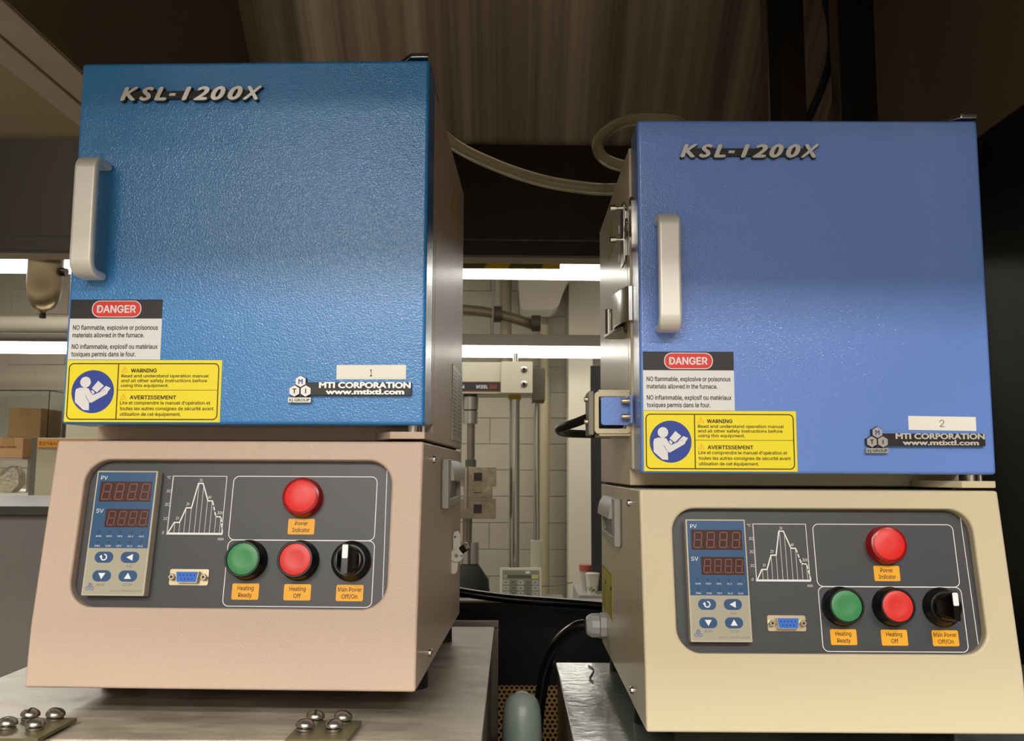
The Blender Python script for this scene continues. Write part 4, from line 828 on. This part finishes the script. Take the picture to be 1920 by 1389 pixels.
# control console
e = empty('control_console', wp(.058, 4.75, -.72), 0, 'cream control console with green display in the gap', 'console')
q = F((-.058, -4.75, .72), (1, 0, 0), (0, 1, 0), (0, 0, 1)); FC = F(q.p(0, 4.75, -.72), (1, 0, 0), Vector((0, .18, .98)).normalized(), Vector((0, -.98, .18)).normalized())
MB().box(FC, -.058, .160, 0, .222, -.03, 0, mcream).build('case', e, bevel=.004)
s = MB(); s.box(FC, -.045, .147, .012, .208, 0, .001, mat('console_grey', (132, 134, 122), .5)); s.box(FC, -.018, .105, .168, .184, .001, .002, mat('lcd_green', (76, 84, 50), .3)); s.box(FC, .108, .142, .165, .185, .001, .002, mat('console_label', (190, 188, 120), .5)); s.box(FC, -.042, -.021, .168, .184, .001, .002, mat('console_label2', (150, 158, 140), .5))
s.box(FC, .075, .098, .192, .202, .001, .0014, white)
for i in range(5):
    for j in range(5):
        s.box(FC, -.042+i*.038, -.010+i*.038, .02+j*.0285, .043+j*.0285, .001, .003, mat('key_light', (172, 174, 156), .5) if (i % 2 == 0) else mat('key_dark', (118, 122, 108), .5))
        s.box(FC, -.033+i*.038, -.020+i*.038, .030+j*.0285, .034+j*.0285, .003, .0034, mdark)
s.build('keypad', e)
# upright tan pipe, duct, crossing pipes, monitor, cups
tan = mat('tan_pipe', (160, 148, 118), .5)
tag(MB().lathe(F((.235, 6.5, 0), (1, 0, 0), (0, 1, 0), (0, 0, 1)), 0, 0, [(.038, 0), (.038, 2.36)], tan, 20).build('tan_pipe'), 'tan vertical pipe behind the testing machine', 'pipe')
tag(MB().lathe(F((-.045, 6.3, 0), (1, 0, 0), (0, 1, 0), (0, 0, 1)), 0, 0, [(.04, 1.9), (.04, 2.9)], mat('brown_pipe', (128, 116, 94), .5), 20).box(WORLD, -.06, -.03, 6.3, 6.6, 1.95, 2.0, steel_s).build('brown_pipe'), 'brown vertical pipe stub left of the pale duct', 'pipe')
ductm = mat('duct_cloth', (196, 188, 170), .7, noise=(4, (184, 176, 158), .5))
s = MB().prism(F((0, 6.15, CZ), (1, 0, 0), (0, 0, 1), (0, -1, 0)), [(.055, 1.13), (.075, 1.11), (.28, 1.11), (.32, 1.14), (.37, 1.28), (.42, 1.36), (.44, 1.45), (.44, 1.6), (.04, 1.6), (.035, 1.42)], -.3, 0, ductm)
tag(s.build('air_duct', bevel=.02, seg=3), 'pale wrapped air duct tapering down from the ceiling', 'duct')
s = MB(); s.tube(smooth_path([wp(-1.2, 6.0, 1.16), wp(-.36, 6.0, 1.085), wp(-.15, 6.0, 1.06), (.05, 6.0, CZ+1.01), (.16, 6.05, CZ+.975)]), .034, mat('rusty_pipe', (118, 104, 84), .45, .3), 16)
for x, z in ((-.10, 1.05), (.16, .99)): s.lathe(F(wp(x, 6.0, z), (0, 1, 0), (0, 0, 1), (1, 0, 0)), 0, 0, [(.055, -.03), (.055, .03)], mat('clamp_dark', (70, 62, 52), .5), 20)
s.box(W, -.11, -.09, 5.99, 6.01, 1.05, 1.6, pipe_m)
tag(s.build('slanting_pipe'), 'dark pipe with two clamps slanting below the pale duct', 'pipe')
tag(MB().box(W, .352, .46, 4.0, 4.03, -.52, .47, mat('monitor_dark', (46, 48, 50), .4)).build('dark_upright', bevel=.003), 'dark grey upright panel left of the second furnace', 'panel')
tag(MB().box(W, .29, .8, 3.92, 4.3, -1.3, -.525, pale).build('side_counter', bevel=.003), 'pale counter top beside the dark upright panel', 'counter')
e = empty('paper_cup', wp(.352, 3.97, -.525), 0, 'white paper cup with green leaf print on the far counter', 'cup')
MB().lathe(WORLD, 0, 0, [(.021, 0), (.030, .082)], mat('cup_white', (210, 204, 184), .6), 24).lathe(WORLD, 0, 0, [(.031, .080), (.031, .086), (.026, .088)], mat('cup_rim', (200, 190, 170), .5), 24).build('cup', e)
s = MB()
for k in range(14):
    a = R(-150+random.random()*120); z = .008+random.random()*.028; r = .0215+z*.11; f_ = F((r*math.cos(a), r*math.sin(a), z), (-math.sin(a), math.cos(a), 0), (0, 0, 1), (math.cos(a), math.sin(a), 0)); s.flat(f_, circ(0, 0, .0035, 8), .0006, mat('leaf_print', (96, 122, 66), .6))
s.build('leaf_print', e)
e = empty('red_cup', wp(.338, 4.08, -.525), 0, 'taller red topped cup behind the white paper cup', 'cup')
MB().lathe(WORLD, 0, 0, [(.022, 0), (.032, .085)], mat('cup_clear', (190, 182, 170), .3), 24).build('cup', e); MB().lathe(WORLD, 0, 0, [(.034, .085), (.036, .112), (.033, .113)], mat('cup_red', (176, 92, 76), .5), 24).build('lid', e)
s = MB().tube(smooth_path([(.16, 4.8, CZ-.60), (.25, 4.9, CZ-.605), (.33, 4.9, CZ-.59)]), .003, mat('thin_cable', (110, 100, 88), .5), 6)
tag(s.build('thin_cable'), 'thin grey cable running right from the control console', 'cable')
# ------------------------------------------------------------------ clear hose behind both furnaces
hosem = mat('clear_hose', (240, 232, 204), .1, trans=.85, ior=1.22)
hp = smooth_path([wp(-.24, 1.0, .328), wp(-.238, 1.01, .40), wp(-.20, 1.10, .50), wp(-.1272, 1.2, .4897), wp(-.0823, 1.2, .4478), wp(-.0233, 1.2, .4177), wp(.0355, 1.2, .3975), wp(.0867, 1.2, .3879), wp(.138, 1.2, .3844), wp(.2073, 1.22, .3988), wp(.2513, 1.25, .4522), wp(.2503, 1.28, .5077), wp(.1992, 1.28, .5165), wp(.1546, 1.27, .5058), wp(.1228, 1.25, .4738), wp(.1257, 1.22, .4369), wp(.1566, 1.2, .417), wp(.21, 1.18, .412), wp(.26, 1.09, .40), wp(.28, 1.02, .35), wp(.282, 1.0, .2955)])
s = MB().tube(hp, .0085, hosem, 20, closed_ends=False)
s.tube(hp, .0055, hosem, 20, closed_ends=False); nf = len(s.f)//2
s.f[nf:] = [tuple(reversed(f)) for f in s.f[nf:]]
tag(s.build('clear_hose', smooth=80), 'clear yellowish hose looping behind both furnaces', 'hose')
# ------------------------------------------------------------------ room behind the photographer
troffer = mat('troffer_diffuser', (250, 246, 236), .5, emit=((1, .93, .8), 3.)); n_ = 0
for x, y in ((-.7, -1.15), (.9, -1.15), (-.7, -2.3), (.9, -2.3)):
    e = empty('ceiling_lamp', (x, y, 2.9), 0, '%s %s ceiling lamp behind the photographer' % ('nearer' if y > -2 else 'farther', 'left' if x < 0 else 'right'), 'lamp', 'ceiling lamps behind the photographer')
    MB().box(WORLD, -.64, .64, -.19, .19, -.03, 0, hous).build('frame', e); MB().box(WORLD, -.6, .6, -.15, .15, -.036, -.03, troffer).build('diffuser', e)
for x, y in ((-2.5, 4.4), (.6, 3.2), (-2.5, 1.9)):  # the left pair is added out of view to brighten the background
    e = empty('ceiling_lamp', (x, y, 2.9), 0, '%s ceiling lamp above the far part of the room' % ('added left nearer' if y < 2 else 'added left farther' if x < 0 else 'right'), 'lamp', 'ceiling lamps over the far room')
    MB().box(WORLD, -.64, .64, -.19, .19, -.03, 0, hous).build('frame', e); MB().box(WORLD, -.6, .6, -.15, .15, -.036, -.03, troffer).build('diffuser', e)
